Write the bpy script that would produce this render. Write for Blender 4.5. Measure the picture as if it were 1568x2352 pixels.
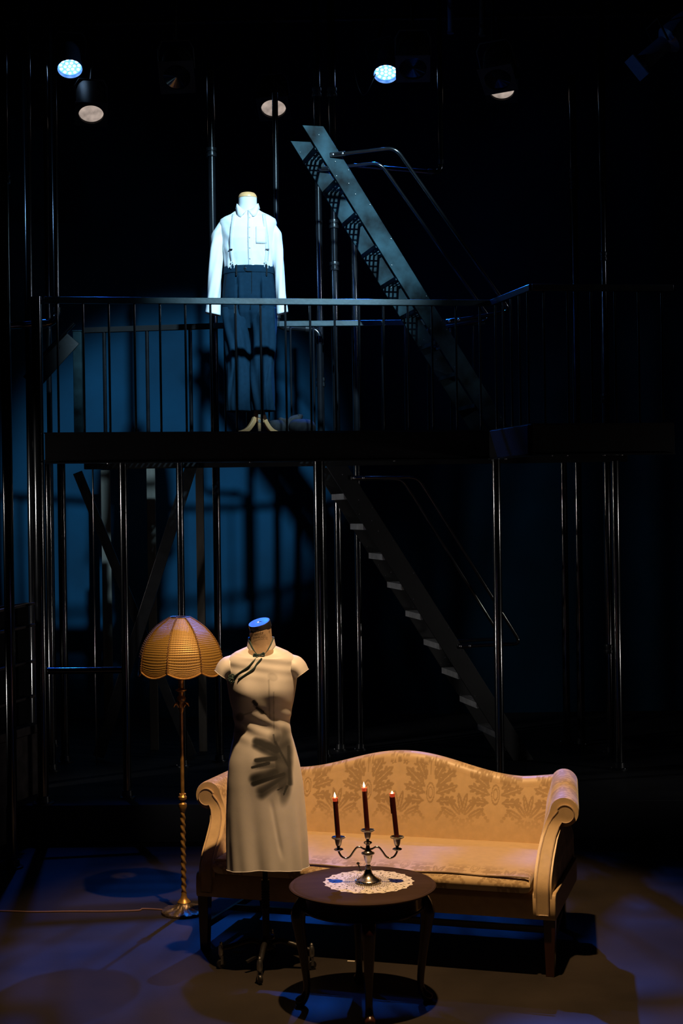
import bpy, bmesh, math, random
import numpy as np
from mathutils import Vector, Matrix, Euler
from mathutils.geometry import tessellate_polygon

# ------------------------------------------------------------------ scene reset
for o in list(bpy.data.objects):
    bpy.data.objects.remove(o, do_unlink=True)
SC = bpy.context.scene
COL = SC.collection
random.seed(7)
RNG = np.random.default_rng(7)

# ------------------------------------------------------------------ camera
F_PX, CX, CY = 3267.0, 784.0, 1176.0      # 50 mm lens, 1568x2352 frame
HC, ROLL = 2.05, 0.014                    # eye height (m), slight roll (rad)
cam_d = bpy.data.cameras.new('camera')
cam_d.sensor_fit = 'VERTICAL'
cam_d.sensor_height = 36.0
cam_d.sensor_width = 24.0
cam_d.lens = 50.0
cam_d.clip_end = 100
cam = bpy.data.objects.new('camera', cam_d)
COL.objects.link(cam)
cam.matrix_world = (Matrix.Translation((0, 0, HC)) @ Matrix.Rotation(math.pi / 2, 4, 'X')
                    @ Matrix.Rotation(-ROLL, 4, 'Z'))
SC.camera = cam

# ------------------------------------------------------------------ world / exposure
w = bpy.data.worlds.new('world'); SC.world = w
w.use_nodes = True
w.node_tree.nodes['Background'].inputs[0].default_value = (0.10, 0.14, 0.30, 1)
w.node_tree.nodes['Background'].inputs[1].default_value = 0.002
SC.view_settings.view_transform = 'Standard'
SC.view_settings.look = 'None'
SC.view_settings.exposure = 0.0
SC.view_settings.gamma = 1.0
SC.view_settings.use_curve_mapping = False

# ------------------------------------------------------------------ stage lighting
def spot(name, loc, target, power, color, angle, blend=0.3, radius=0.06):
    d = bpy.data.lights.new(name, 'SPOT')
    d.energy = power; d.color = color
    d.spot_size = math.radians(angle); d.spot_blend = blend
    d.shadow_soft_size = radius
    o = bpy.data.objects.new(name, d); COL.objects.link(o)
    o.location = loc
    o.rotation_euler = (Vector(target) - Vector(loc)).to_track_quat('-Z', 'Y').to_euler()
    return o

# amber key over the sofa, cool key on the upper mannequin, two blue back-lights
spot('amber_key_light', (0.32, 5.25, 5.60), (0.10, 6.55, 0.35), 1230, (1.0, 0.61, 0.28), 40, 0.45, 0.05)
spot('cool_key_light', (2.45, 2.20, 7.70), (-0.42, 9.75, 3.86), 8000, (0.46, 0.78, 1.0), 14.5, 0.5, 0.15)
spot('blue_back_light', (-2.19, 11.22, 5.36), (-1.30, 6.4, 0.3), 260, (0.01, 0.14, 1.0), 46, 0.7, 0.05)
spot('blue_back_light', (0.33, 11.22, 5.32), (0.20, 6.0, 0.2), 1650, (0.01, 0.16, 1.0), 46, 0.7, 0.05)
# added lamps out of view, put in for glints on posts and treads upstage
spot('added_glint_lamp', (-4.2, 8.10, 0.75), (0.6, 10.3, 1.1), 75, (1.0, 0.95, 0.90), 44, 0.5, 0.10)
spot('added_glint_lamp', (-4.2, 8.10, 2.15), (0.6, 10.3, 1.5), 90, (1.0, 0.95, 0.90), 44, 0.5, 0.10)
spot('added_glint_lamp', (-4.2, 8.10, 4.60), (0.6, 10.3, 4.0), 34, (0.22, 0.50, 1.0), 44, 0.5, 0.10)
spot('added_glint_lamp', (4.4, 8.20, 4.40), (-0.6, 10.3, 3.8), 36, (0.70, 0.80, 1.0), 44, 0.5, 0.10)
spot('added_glint_lamp', (4.4, 8.20, 0.75), (-0.6, 10.3, 1.1), 30, (1.0, 0.95, 0.90), 44, 0.5, 0.10)
spot('added_glint_lamp', (4.4, 8.20, 1.95), (-0.6, 10.3, 1.9), 30, (1.0, 0.95, 0.90), 44, 0.5, 0.10)

# ------------------------------------------------------------------ pixel -> world helpers
def ray(px, py):
    dx, dy = px - CX, py - CY
    c, s = math.cos(ROLL), math.sin(ROLL)
    return (dx * c - dy * s) / F_PX, (dx * s + dy * c) / F_PX
def at(px, py, Y):
    a, b = ray(px, py)
    return Vector((a * Y, Y, HC - b * Y))
def ground(px, py, z=0.0):
    a, b = ray(px, py)
    Y = (HC - z) / b
    return Vector((a * Y, Y, z))

# ------------------------------------------------------------------ materials
MATS = {}
def mat(name, col, rough=0.5, metal=0.0, var=0.12, vscale=8.0, bump=0.0, bscale=120.0,
        spec=0.5, sheen=0.0, coat=0.0, emit=None, es=0.0, attr=None, col2=None, rough2=None,
        stretch=(1, 1, 1), trans=0.0, sss=0.0):
    if name in MATS:
        return MATS[name]
    m = bpy.data.materials.new(name); m.use_nodes = True
    nt = m.node_tree; N = nt.nodes; L = nt.links
    b = N['Principled BSDF']
    tc = N.new('ShaderNodeTexCoord')
    mp = N.new('ShaderNodeMapping'); mp.inputs['Scale'].default_value = stretch
    L.new(tc.outputs['Object'], mp.inputs['Vector'])
    no = N.new('ShaderNodeTexNoise')
    no.inputs['Scale'].default_value = vscale
    no.inputs['Detail'].default_value = 5
    L.new(mp.outputs[0], no.inputs['Vector'])
    rp = N.new('ShaderNodeMapRange')
    rp.inputs['From Min'].default_value = 0.3; rp.inputs['From Max'].default_value = 0.7
    rp.inputs['To Min'].default_value = 1 - var; rp.inputs['To Max'].default_value = 1 + var
    L.new(no.outputs[0], rp.inputs['Value'])
    mx = N.new('ShaderNodeMix'); mx.data_type = 'RGBA'; mx.blend_type = 'MULTIPLY'
    mx.inputs[0].default_value = 1.0
    L.new(rp.outputs[0], mx.inputs[7])
    mx.inputs[6].default_value = (*col, 1)
    if attr:
        at_ = N.new('ShaderNodeAttribute'); at_.attribute_name = attr
        m2 = N.new('ShaderNodeMix'); m2.data_type = 'RGBA'
        L.new(at_.outputs['Fac'], m2.inputs[0])
        m2.inputs[6].default_value = (*col, 1); m2.inputs[7].default_value = (*col2, 1)
        L.new(m2.outputs[2], mx.inputs[6])
        if rough2 is not None:
            rr = N.new('ShaderNodeMapRange')
            rr.inputs['To Min'].default_value = rough; rr.inputs['To Max'].default_value = rough2
            L.new(at_.outputs['Fac'], rr.inputs['Value'])
            L.new(rr.outputs[0], b.inputs['Roughness'])
    L.new(mx.outputs[2], b.inputs['Base Color'])
    if not (attr and rough2 is not None):
        b.inputs['Roughness'].default_value = rough
    b.inputs['Metallic'].default_value = metal
    b.inputs['Specular IOR Level'].default_value = spec
    if sheen: b.inputs['Sheen Weight'].default_value = sheen
    if coat:
        b.inputs['Coat Weight'].default_value = coat; b.inputs['Coat Roughness'].default_value = 0.12
    if trans: b.inputs['Transmission Weight'].default_value = trans
    if sss:
        b.inputs['Subsurface Weight'].default_value = sss
        b.inputs['Subsurface Radius'].default_value = (0.012, 0.004, 0.002)
    if emit:
        b.inputs['Emission Color'].default_value = (*emit, 1)
        b.inputs['Emission Strength'].default_value = es
        ms = N.new('ShaderNodeMath'); ms.operation = 'MULTIPLY'; ms.inputs[1].default_value = es
        L.new(rp.outputs[0], ms.inputs[0]); L.new(ms.outputs[0], b.inputs['Emission Strength'])
    if bump:
        n2 = N.new('ShaderNodeTexNoise'); n2.inputs['Scale'].default_value = bscale
        n2.inputs['Detail'].default_value = 3
        L.new(mp.outputs[0], n2.inputs['Vector'])
        bp = N.new('ShaderNodeBump'); bp.inputs['Strength'].default_value = bump
        bp.inputs['Distance'].default_value = 0.004
        L.new(n2.outputs[0], bp.inputs['Height'])
        L.new(bp.outputs[0], b.inputs['Normal'])
    MATS[name] = m
    return m

RAIL_LIT = mat('railing_steel_lit', (0.020, 0.042, 0.050), 0.36, 0, 0.5, 9, 0.1, 50, 0.6)  # rail steel with the teal of the cool light put into its colour
BLACK_STEEL = mat('black_steel_paint', (0.012, 0.013, 0.015), 0.30, 0, 0.3, 14, 0.06, 60, 0.6)
PIPE = mat('black_gloss_pipe', (0.006, 0.0065, 0.008), 0.15, 0, 0.3, 10, 0.015, 40, 1.0, coat=1.0)
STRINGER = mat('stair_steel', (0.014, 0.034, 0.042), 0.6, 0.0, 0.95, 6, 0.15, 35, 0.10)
FAR_STRINGER = STRINGER
MATTE = mat('matte_black_paint', (0.006, 0.006, 0.007), 0.8, 0, 0.3, 6, 0.1, 40, 0.2)
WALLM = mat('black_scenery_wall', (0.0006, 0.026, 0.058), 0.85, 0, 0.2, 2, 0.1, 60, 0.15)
FLOORM = mat('stage_floor_paint', (0.020, 0.0155, 0.0125), 0.52, 0, 0.35, 2.2, 0.10, 90, 0.35)
RISERM = mat('stage_riser_paint', (0.030, 0.030, 0.033), 0.6, 0, 0.3, 3, 0.1, 70, 0.25)
SOFA_C, SOFA_P = (0.62, 0.44, 0.235), (0.40, 0.265, 0.125)
DAMASK = mat('gold_damask', SOFA_C, 0.42, 0, 0.06, 30, 0.10, 420, 0.5, sheen=0.25,
             attr='pat', col2=SOFA_P, rough2=0.65)
SOFA_PLAIN = mat('gold_upholstery', (0.52, 0.36, 0.19), 0.55, 0, 0.08, 25, 0.12, 380, 0.4, sheen=0.2)
PIPING_SOFA = mat('upholstery_piping', (0.40, 0.28, 0.17), 0.6, 0, 0.1, 40, 0.1, 300)
MAHOG = mat('dark_mahogany', (0.035, 0.011, 0.007), 0.26, 0, 0.45, 6, 0.03, 50, 0.6, coat=0.5, stretch=(1, 1, 0.25))
TABLETOP = mat('walnut_table_top', (0.050, 0.030, 0.024), 0.75, 0, 0.25, 5, 0.04, 60, 0.06, stretch=(0.3, 2.5, 1))
LACE = mat('white_cotton_lace', (0.72, 0.66, 0.60), 0.9, 0, 0.08, 60, 0.3, 500, 0.2)
SILVER = mat('tarnished_silver', (0.50, 0.45, 0.40), 0.22, 1.0, 0.2, 30, 0.02, 60)
WAX = mat('dark_red_wax', (0.085, 0.012, 0.008), 0.35, 0, 0.15, 20, 0.04, 80, 0.5, sss=0.15)
WAX_TOP = mat('glowing_red_wax', (0.50, 0.07, 0.04), 0.35, 0, 0.1, 20, 0, 80, 0.5, sss=0.4, emit=(1.0, 0.10, 0.03), es=0.35)
FLAME = mat('candle_flame', (1, 0.8, 0.5), 0.5, emit=(1.0, 0.62, 0.26), es=9.0)
WICK = mat('charred_wick', (0.02, 0.012, 0.01), 0.9)
BRASS = mat('aged_brass', (0.46, 0.26, 0.075), 0.38, 0.65, 0.3, 40, 0.08, 60)
BRASS_DK = mat('aged_brass_base', (0.20, 0.15, 0.11), 0.45, 0.8, 0.5, 60, 0.5, 90)
SILK = mat('ivory_silk', (0.80, 0.77, 0.77), 0.42, 0, 0.05, 12, 0.05, 260, 0.4, sheen=0.15, attr='pat', col2=(0.035, 0.037, 0.040), rough2=0.5)
SILK_PLAIN = mat('ivory_silk_plain', (0.80, 0.77, 0.77), 0.42, 0, 0.05, 12, 0.05, 260, 0.4, sheen=0.15)
GREEN = mat('teal_velvet_cord', (0.012, 0.055, 0.058), 0.45, 0, 0.25, 60, 0.2, 300, 0.5, sheen=0.4)
CANVAS = mat('form_canvas', (0.52, 0.37, 0.25), 0.8, 0, 0.08, 40, 0.2, 500, 0.2)
INK = mat('stencil_ink', (0.03, 0.02, 0.015), 0.8)
CHROME = mat('polished_nickel', (0.46, 0.46, 0.48), 0.36, 1.0, 0.06, 20, 0.01, 40)
IRON = mat('cast_iron', (0.020, 0.019, 0.020), 0.38, 0.4, 0.3, 20, 0.15, 60)
SHIRTM = mat('white_shirt_cotton', (0.80, 0.81, 0.82), 0.75, 0, 0.03, 20, 0.10, 300, 0.2)
WHITEM = mat('white_form_fabric', (0.74, 0.75, 0.74), 0.6, 0, 0.03, 20, 0.05, 200, 0.3)
TROUSER = mat('navy_wool', (0.005, 0.022, 0.042), 0.85, 0, 0.10, 40, 0.15, 500, 0.08)
TROUSER_DK = mat('navy_wool_trim', (0.003, 0.006, 0.009), 0.8, 0, 0.1, 40, 0.1, 400, 0.2)
PALEWOOD = mat('pale_beech_wood', (0.80, 0.43, 0.18), 0.38, 0, 0.14, 8, 0.03, 40, 0.5, stretch=(6, 6, 0.6))
WEBBING = mat('pale_elastic_webbing', (0.66, 0.69, 0.72), 0.7, 0, 0.05, 80, 0.2, 300)
STRAPMETAL = mat('dark_clip_metal', (0.05, 0.05, 0.06), 0.3, 0.8)
SANDBAGM = mat('black_canvas_sandbag', (0.040, 0.040, 0.042), 0.85, 0, 0.2, 30, 0.3, 300, 0.2)
STUDWOOD = mat('grey_stud_wood', (0.085, 0.076, 0.064), 0.8, 0, 0.3, 5, 0.15, 60, 0.2, stretch=(3, 3, 0.4))
FIXTURE = mat('black_lamp_housing', (0.018, 0.018, 0.02), 0.5, 0.2, 0.3, 15, 0.15, 60)
GELFRAME = mat('gel_frame_metal', (0.030, 0.028, 0.030), 0.7, 0.3, 0.3, 30, 0.25, 80)
LENS_ON = mat('fresnel_lens_glow', (0.30, 0.26, 0.24), 0.3, emit=(1.0, 0.80, 0.68), es=0.36, var=0.35, vscale=14)
LENS_OFF = mat('dark_lens_glass', (0.010, 0.010, 0.014), 0.08, spec=0.9)
LED_FACE = mat('blue_led_plate', (0.3, 0.55, 0.9), 0.4, emit=(0.16, 0.46, 1.0), es=1.6)
LED_DOT = mat('blue_led_lens', (0.8, 0.9, 1.0), 0.3, emit=(0.62, 0.84, 1.0), es=6.0)
LED_RIM = mat('led_housing_rim', (0.10, 0.22, 0.45), 0.35, 0.0)
TAPE = mat('white_gaffer_tape', (0.62, 0.58, 0.52), 0.8)
CORD = mat('pink_lamp_cord', (0.20, 0.11, 0.09), 0.6)
LEDGE = mat('scuffed_timber_ledge', (0.075, 0.060, 0.055), 0.7, 0, 0.4, 12, 0.2, 60, 0.3)

def weave_material():
    m = bpy.data.materials.new('woven_gold_raffia'); m.use_nodes = True
    nt = m.node_tree; N = nt.nodes; L = nt.links
    b = N['Principled BSDF']
    uv = N.new('ShaderNodeUVMap'); uv.uv_map = 'uv'
    sp = N.new('ShaderNodeSeparateXYZ'); L.new(uv.outputs[0], sp.inputs[0])
    def wave(out, freq):
        mu = N.new('ShaderNodeMath'); mu.operation = 'MULTIPLY'; mu.inputs[1].default_value = freq * 2 * math.pi
        L.new(out, mu.inputs[0])
        s = N.new('ShaderNodeMath'); s.operation = 'SINE'; L.new(mu.outputs[0], s.inputs[0])
        r = N.new('ShaderNodeMapRange'); r.inputs['From Min'].default_value = -1
        L.new(s.outputs[0], r.inputs['Value'])
        return r.outputs[0]
    a = wave(sp.outputs[0], 20.0); c = wave(sp.outputs[1], 40.0)
    mx = N.new('ShaderNodeMath'); mx.operation = 'MULTIPLY'; L.new(a, mx.inputs[0])
    mi = N.new('ShaderNodeMath'); mi.operation = 'SUBTRACT'; mi.inputs[0].default_value = 1
    L.new(c, mi.inputs[1])
    hole = N.new('ShaderNodeMath'); hole.operation = 'MULTIPLY'
    L.new(a, hole.inputs[0]); L.new(mi.outputs[0], hole.inputs[1])
    rp = N.new('ShaderNodeMapRange'); rp.inputs['From Min'].default_value = 0.35; rp.inputs['From Max'].default_value = 0.85
    L.new(hole.outputs[0], rp.inputs['Value'])
    cm = N.new('ShaderNodeMix'); cm.data_type = 'RGBA'
    cm.inputs[6].default_value = (0.46, 0.27, 0.065, 1); cm.inputs[7].default_value = (0.06, 0.025, 0.006, 1)
    L.new(rp.outputs[0], cm.inputs[0]); L.new(cm.outputs[2], b.inputs['Base Color'])
    b.inputs['Roughness'].default_value = 0.42
    b.inputs['Specular IOR Level'].default_value = 0.7
    b.inputs['Metallic'].default_value = 0.25
    b.inputs['Transmission Weight'].default_value = 0.0
    bp = N.new('ShaderNodeBump'); bp.inputs['Strength'].default_value = 0.6; bp.inputs['Distance'].default_value = 0.002
    inv = N.new('ShaderNodeMath'); inv.operation = 'SUBTRACT'; inv.inputs[0].default_value = 1
    L.new(rp.outputs[0], inv.inputs[1])
    ad = N.new('ShaderNodeMath'); ad.operation = 'ADD'; L.new(inv.outputs[0], ad.inputs[0]); L.new(c, ad.inputs[1])
    L.new(ad.outputs[0], bp.inputs['Height']); L.new(bp.outputs[0], b.inputs['Normal'])
    return m
WEAVE = weave_material()

# ------------------------------------------------------------------ mesh building
class MB:
    def __init__(s):
        s.v = []; s.f = []
    def add(s, vs, fs):
        n = len(s.v)
        s.v += [tuple(p) for p in vs]
        s.f += [tuple(i + n for i in f) for f in fs]
        return s
    def box(s, c, size, M=None):
        hx, hy, hz = [a / 2 for a in size]
        vs = [Vector((x, y, z)) for x in (-hx, hx) for y in (-hy, hy) for z in (-hz, hz)]
        if M is not None: vs = [M @ p for p in vs]
        vs = [p + Vector(c) for p in vs]
        return s.add(vs, [(0, 1, 3, 2), (4, 6, 7, 5), (0, 4, 5, 1), (2, 3, 7, 6), (0, 2, 6, 4), (1, 5, 7, 3)])
    def bar(s, p0, p1, wd, ht, up=(0, 0, 1)):
        p0, p1 = Vector(p0), Vector(p1)
        d = (p1 - p0).normalized()
        sd = d.cross(Vector(up))
        if sd.length < 1e-5: sd = d.cross(Vector((1, 0, 0)))
        sd.normalize(); u = sd.cross(d)
        vs = []
        for p in (p0, p1):
            for a, b in ((-1, -1), (1, -1), (1, 1), (-1, 1)):
                vs.append(p + sd * a * wd / 2 + u * b * ht / 2)
        return s.add(vs, [(0, 1, 2, 3), (7, 6, 5, 4), (0, 4, 5, 1), (1, 5, 6, 2), (2, 6, 7, 3), (3, 7, 4, 0)])
    def rings(s, rs, cap=True, closed=False):
        n = len(rs[0]); vs = [p for r in rs for p in r]; fs = []
        k = len(rs)
        for i in range(k if closed else k - 1):
            a, b = i * n, ((i + 1) % k) * n
            for j in range(n):
                fs.append((a + j, a + (j + 1) % n, b + (j + 1) % n, b + j))
        if cap and not closed:
            fs.append(tuple(reversed(range(n)))); fs.append(tuple(range((k - 1) * n, k * n)))
        return s.add(vs, fs)
    def tube(s, pts, r, n=10, closed=False, cap=True, squash=1.0):
        pts = [Vector(p) for p in pts]; k = len(pts)
        if not hasattr(r, '__len__'): r = [r] * k
        tang = []
        for i in range(k):
            if closed: t = pts[(i + 1) % k] - pts[i - 1]
            else: t = pts[min(i + 1, k - 1)] - pts[max(i - 1, 0)]
            tang.append(t.normalized() if t.length > 1e-9 else Vector((0, 0, 1)))
        ref = Vector((0, 0, 1)) if abs(tang[0].z) < 0.9 else Vector((1, 0, 0))
        u = (ref - tang[0] * ref.dot(tang[0])).normalized()
        rs = []
        for i in range(k):
            u = (u - tang[i] * u.dot(tang[i])).normalized()
            w_ = tang[i].cross(u)
            rs.append([pts[i] + (u * math.cos(2 * math.pi * j / n) + w_ * squash * math.sin(2 * math.pi * j / n)) * r[i] for j in range(n)])
        return s.rings(rs, cap, closed)
    def lathe(s, prof, n=32, c=(0, 0, 0), M=None, twist=None):
        rs = []
        for (r, z) in prof:
            ring = []
            for j in range(n):
                a = 2 * math.pi * j / n
                p = Vector((r * math.cos(a), r * math.sin(a), z))
                if M is not None: p = M @ p
                ring.append(p + Vector(c))
            rs.append(ring)
        return s.rings(rs, True)
    def prism(s, poly, d0, d1):
        """poly: list of Vector base points; d0/d1 offset vectors"""
        n = len(poly)
        vs = [Vector(p) + Vector(d0) for p in poly] + [Vector(p) + Vector(d1) for p in poly]
        fs = [tuple(reversed(range(n))), tuple(range(n, 2 * n))]
        fs += [(j, (j + 1) % n, n + (j + 1) % n, n + j) for j in range(n)]
        return s.add(vs, fs)
    def fill(s, flat, pts):
        """triangulate a closed outline in 2D and add it through the 3D points"""
        tris = tessellate_polygon([[Vector((p[0], p[1], 0)) for p in flat]])
        return s.add(pts, [tuple(t) for t in tris])
    def ball(s, c, r, nu=14, nv=9, M=None):
        if not hasattr(r, '__len__'): r = (r, r, r)
        rs = []
        for i in range(nv + 1):
            t = math.pi * (0.02 + 0.96 * i / nv)
            ring = []
            for j in range(nu):
                a = 2 * math.pi * j / nu
                p = Vector((r[0] * math.sin(t) * math.cos(a), r[1] * math.sin(t) * math.sin(a), r[2] * math.cos(t)))
                if M is not None: p = M @ p
                ring.append(p + Vector(c))
            rs.append(ring)
        return s.rings(rs, True)
    def mesh(s, name):
        me = bpy.data.meshes.new(name)
        me.from_pydata([tuple(p) for p in s.v], [], s.f)
        bm = bmesh.new(); bm.from_mesh(me)
        bmesh.ops.recalc_face_normals(bm, faces=bm.faces)
        bm.to_mesh(me); bm.free()
        return me

def finish(me, material, smooth=40):
    me.materials.append(material)
    if smooth:
        for p in me.polygons: p.use_smooth = True
        me.set_sharp_from_angle(angle=math.radians(smooth))

def tag(o, label=None, cat=None, group=None, kind=None):
    if label: o['label'] = label
    if cat: o['category'] = cat
    if group: o['group'] = group
    if kind: o['kind'] = kind
    return o

def thing(name, label, cat, loc=(0, 0, 0), rz=0.0, group=None):
    o = bpy.data.objects.new(name, None); COL.objects.link(o)
    o.empty_display_size = 0.1
    o.location = loc; o.rotation_euler = (0, 0, rz)
    return tag(o, label, cat, group)

def top_of(o):
    while o.parent: o = o.parent
    return o

def part(name, mb, material, parent=None, world=False, bevel=0.0, smooth=40, attr=None, seg=2):
    """link one mesh object; world=True: the mesh data is in world coordinates"""
    if world:
        base = Vector(top_of(parent).location) if parent else Vector((0, 0, 0))
        mb.v = [tuple(Vector(p) - base) for p in mb.v]
    me = mb.mesh(name); finish(me, material, smooth)
    if attr is not None:
        a = me.attributes.new('pat', 'FLOAT', 'POINT')
        a.data.foreach_set('value', np.asarray(attr, dtype=np.float32))
    o = bpy.data.objects.new(name, me); COL.objects.link(o)
    if parent: o.parent = parent
    if bevel:
        bv = o.modifiers.new('bevel', 'BEVEL'); bv.width = bevel; bv.segments = seg; bv.limit_method = 'ANGLE'
    return o

def solo(name, mb, material, label, cat, origin, group=None, bevel=0.0, smooth=40, kind=None):
    origin = Vector(origin)
    mb.v = [tuple(Vector(p) - origin) for p in mb.v]
    o = part(name, mb, material, None, False, bevel, smooth)
    o.location = origin
    return tag(o, label, cat, group, kind)

def struct(name, mb, material, bevel=0.0):
    o = part(name, mb, material, None, False, bevel, 30)
    o['kind'] = 'structure'
    return o

def sm(a, b, x):
    t = np.clip((x - a) / (b - a), 0, 1)
    return t * t * (3 - 2 * t)

def interp(tab, x):
    xs = [t[0] for t in tab]; ys = [t[1] for t in tab]
    if xs[0] > xs[-1]: xs, ys = xs[::-1], ys[::-1]
    return float(np.interp(x, xs, ys))

def spline(pts, n):
    """Catmull-Rom through pts"""
    P = [Vector(p) for p in pts]
    P = [P[0] * 2 - P[1]] + P + [P[-1] * 2 - P[-2]]
    out = []
    k = len(P) - 3
    for i in range(n):
        t = i / (n - 1) * k; j = min(int(t), k - 1); u = t - j
        a, b, c, d = P[j], P[j + 1], P[j + 2], P[j + 3]
        out.append(0.5 * ((2 * b) + (c - a) * u + (2 * a - 5 * b + 4 * c - d) * u * u + (3 * b - a - 3 * c + d) * u ** 3))
    return out

# ================================================================== SETTING
RZ = 0.24                 # height of the raised stage
RISER_Y = 9.0             # its front edge
struct('floor', MB().box((0, 4.0, -0.05), (11.0, 17.6, 0.1)), FLOORM)
rm = MB()
pl, pr = ground(105, 1850, RZ), ground(1568, 1837, RZ)
dirv = (pr - pl); dirv.z = 0; dirv.normalize()
A = pl - dirv * 2.6; B = pr + dirv * 2.6
rm.prism([Vector((A.x, A.y, 0)), Vector((B.x, B.y, 0)), Vector((B.x, 12.68, 0)), Vector((A.x, 12.68, 0))], (0, 0, 0.0), (0, 0, RZ))
struct('stage_riser', rm, RISERM, 0.006)
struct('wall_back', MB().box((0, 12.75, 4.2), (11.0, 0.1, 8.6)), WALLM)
struct('wall_left', MB().box((-5.5, 4.0, 4.2), (0.1, 17.6, 8.6)), MATTE)
struct('wall_right', MB().box((5.5, 4.0, 4.2), (0.1, 17.6, 8.6)), MATTE)
struct('ceiling', MB().box((0, 4.0, 8.55), (11.0, 17.6, 0.1)), MATTE)

# ================================================================== SOFA
sofa = thing('sofa', 'camelback sofa with rolled arms in gold damask fabric', 'sofa', (0.100, 6.450, 0), math.atan2(-0.288, 0.957))

def ell(u, v, cx, cy, rx, ry, ang=0):
    c, s = math.cos(ang), math.sin(ang)
    x = (u - cx) * c + (v - cy) * s; y = -(u - cx) * s + (v - cy) * c
    return (x / rx) ** 2 + (y / ry) ** 2
def damask(u, v, tw=0.222, th=0.255):
    """stylised woven damask: leaf fans, flower sprays and medallions on a half-drop repeat"""
    u = np.asarray(u, float); v = np.asarray(v, float)
    out = np.zeros_like(u)
    for oy in (0.0, 0.5):
        uu = u / tw + (0.5 if oy else 0.0)
        vv = v / th + oy
        x = (uu - np.floor(uu) - 0.5) * tw; x = np.abs(x)
        y = (vv - np.floor(vv) - 0.5) * th
        m = np.zeros_like(u, bool)
        if oy == 0.0:
            for ang, ln, wd, bx, by in ((0.35, 0.040, 0.010, 0.018, -0.03), (0.75, 0.046, 0.012, 0.020, -0.01),
                                        (1.10, 0.040, 0.011, 0.016, 0.015), (0.05, 0.034, 0.009, 0.022, -0.055)):
                cx, cy = bx + math.cos(ang) * ln, by + math.sin(ang) * ln
                m |= ell(x, y, cx, cy, ln, wd, ang) < 1
                for k in (-0.5, 0.0, 0.5):
                    for sgn in (-1, 1):
                        lx = cx + math.cos(ang) * ln * k + sgn * -math.sin(ang) * wd * 0.9
                        ly = cy + math.sin(ang) * ln * k + sgn * math.cos(ang) * wd * 0.9
                        m |= ell(x, y, lx, ly, 0.010, 0.0055, ang + sgn * 0.7) < 1
                m &= ~((ell(x, y, cx, cy, ln * 0.75, 0.0012, ang) < 1))
            r = np.hypot(x, (y + 0.028) * 0.42)
            m |= ((r > 0.006) & (r < 0.0085)) | ((r > 0.0115) & (r < 0.0145))
            for fx, fy in ((0, 0.082), (0.020, 0.070), (0.034, 0.082), (0.012, 0.098)):
                d = np.hypot(x - fx, y - fy); th_ = np.arctan2(y - fy, x - fx)
                m |= (d < 0.0085 + 0.003 * np.cos(5 * th_)) & (d > 0.002)
            m |= (x < 0.0016) & (y > 0.03) & (y < 0.08)
            m |= (np.abs(x - 0.012 - (y - 0.03) * 0.2) < 0.0015) & (y > 0.03) & (y < 0.07)
        else:
            for fx, fy, fr in ((0, 0.0, 0.016), (0.026, 0.012, 0.013), (0.018, -0.024, 0.012), (0.0, -0.045, 0.010), (0.022, -0.055, 0.009)):
                d = np.hypot(x - fx, y - fy); th_ = np.arctan2(y - fy, x - fx)
                m |= (d < fr + 0.28 * fr * np.cos(5 * th_)) & (d > fr * 0.28)
            for ang, ln, wd, bx, by in ((0.9, 0.034, 0.009, 0.006, 0.03), (1.35, 0.034, 0.008, 0.0, 0.035), (0.5, 0.030, 0.009, 0.02, 0.025)):
                cx, cy = bx + math.cos(ang) * ln, by + math.sin(ang) * ln
                m |= ell(x, y, cx, cy, ln, wd, ang) < 1
                m &= ~(ell(x, y, cx, cy, ln * 0.7, 0.0012, ang) < 1)
            for k in range(6):
                m |= np.hypot(x - 0.052 - 0.007 * k, y - 0.045 + 0.010 * abs(k - 2)) < 0.006
        out = np.maximum(out, m.astype(float))
    return out

# --- back
def back_top(x):
    a = abs(x)
    bump_ = 0.5 * (1 + math.cos(math.pi * min(a / 0.60, 1.0)))
    end = max(0.0, (a - 0.58) / 0.26)
    return 0.744 + 0.106 * bump_ + 0.030 * min(end, 1.0) ** 1.4
bk = MB(); rs = []
NX, NF = 420, 110
for i in range(NX + 1):
    x = -0.815 + 1.63 * i / NX
    zt = back_top(x)
    prof = []
    for j in range(NF):
        t = j / (NF - 1)
        z = 0.37 + (zt - 0.045 - 0.37) * t
        prof.append((0.598 + 0.075 * t + 0.012 * math.sin(math.pi * t) * -1, z))
    for j in range(1, 9):
        a = math.pi * j / 9
        prof.append((0.673 + 0.045 - 0.045 * math.cos(a), zt - 0.045 + 0.045 * math.sin(a)))
    prof += [(0.763, zt - 0.045), (0.745, 0.5), (0.735, 0.26), (0.62, 0.26)]
    rs.append([(x, y, z) for y, z in prof])
bk.rings(rs)
V = np.array(bk.v)
part('backrest', bk, DAMASK, sofa, attr=damask((V[:, 0] + 0.020) / 1.45, (V[:, 2] + np.clip(V[:, 1] - 0.668, 0, 1) - 0.700 + 0.185) / 1.45) * sm(0.47, 0.62, V[:, 2]), smooth=60)  # pattern fades lower down: loss of sheen put into the colour

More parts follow.
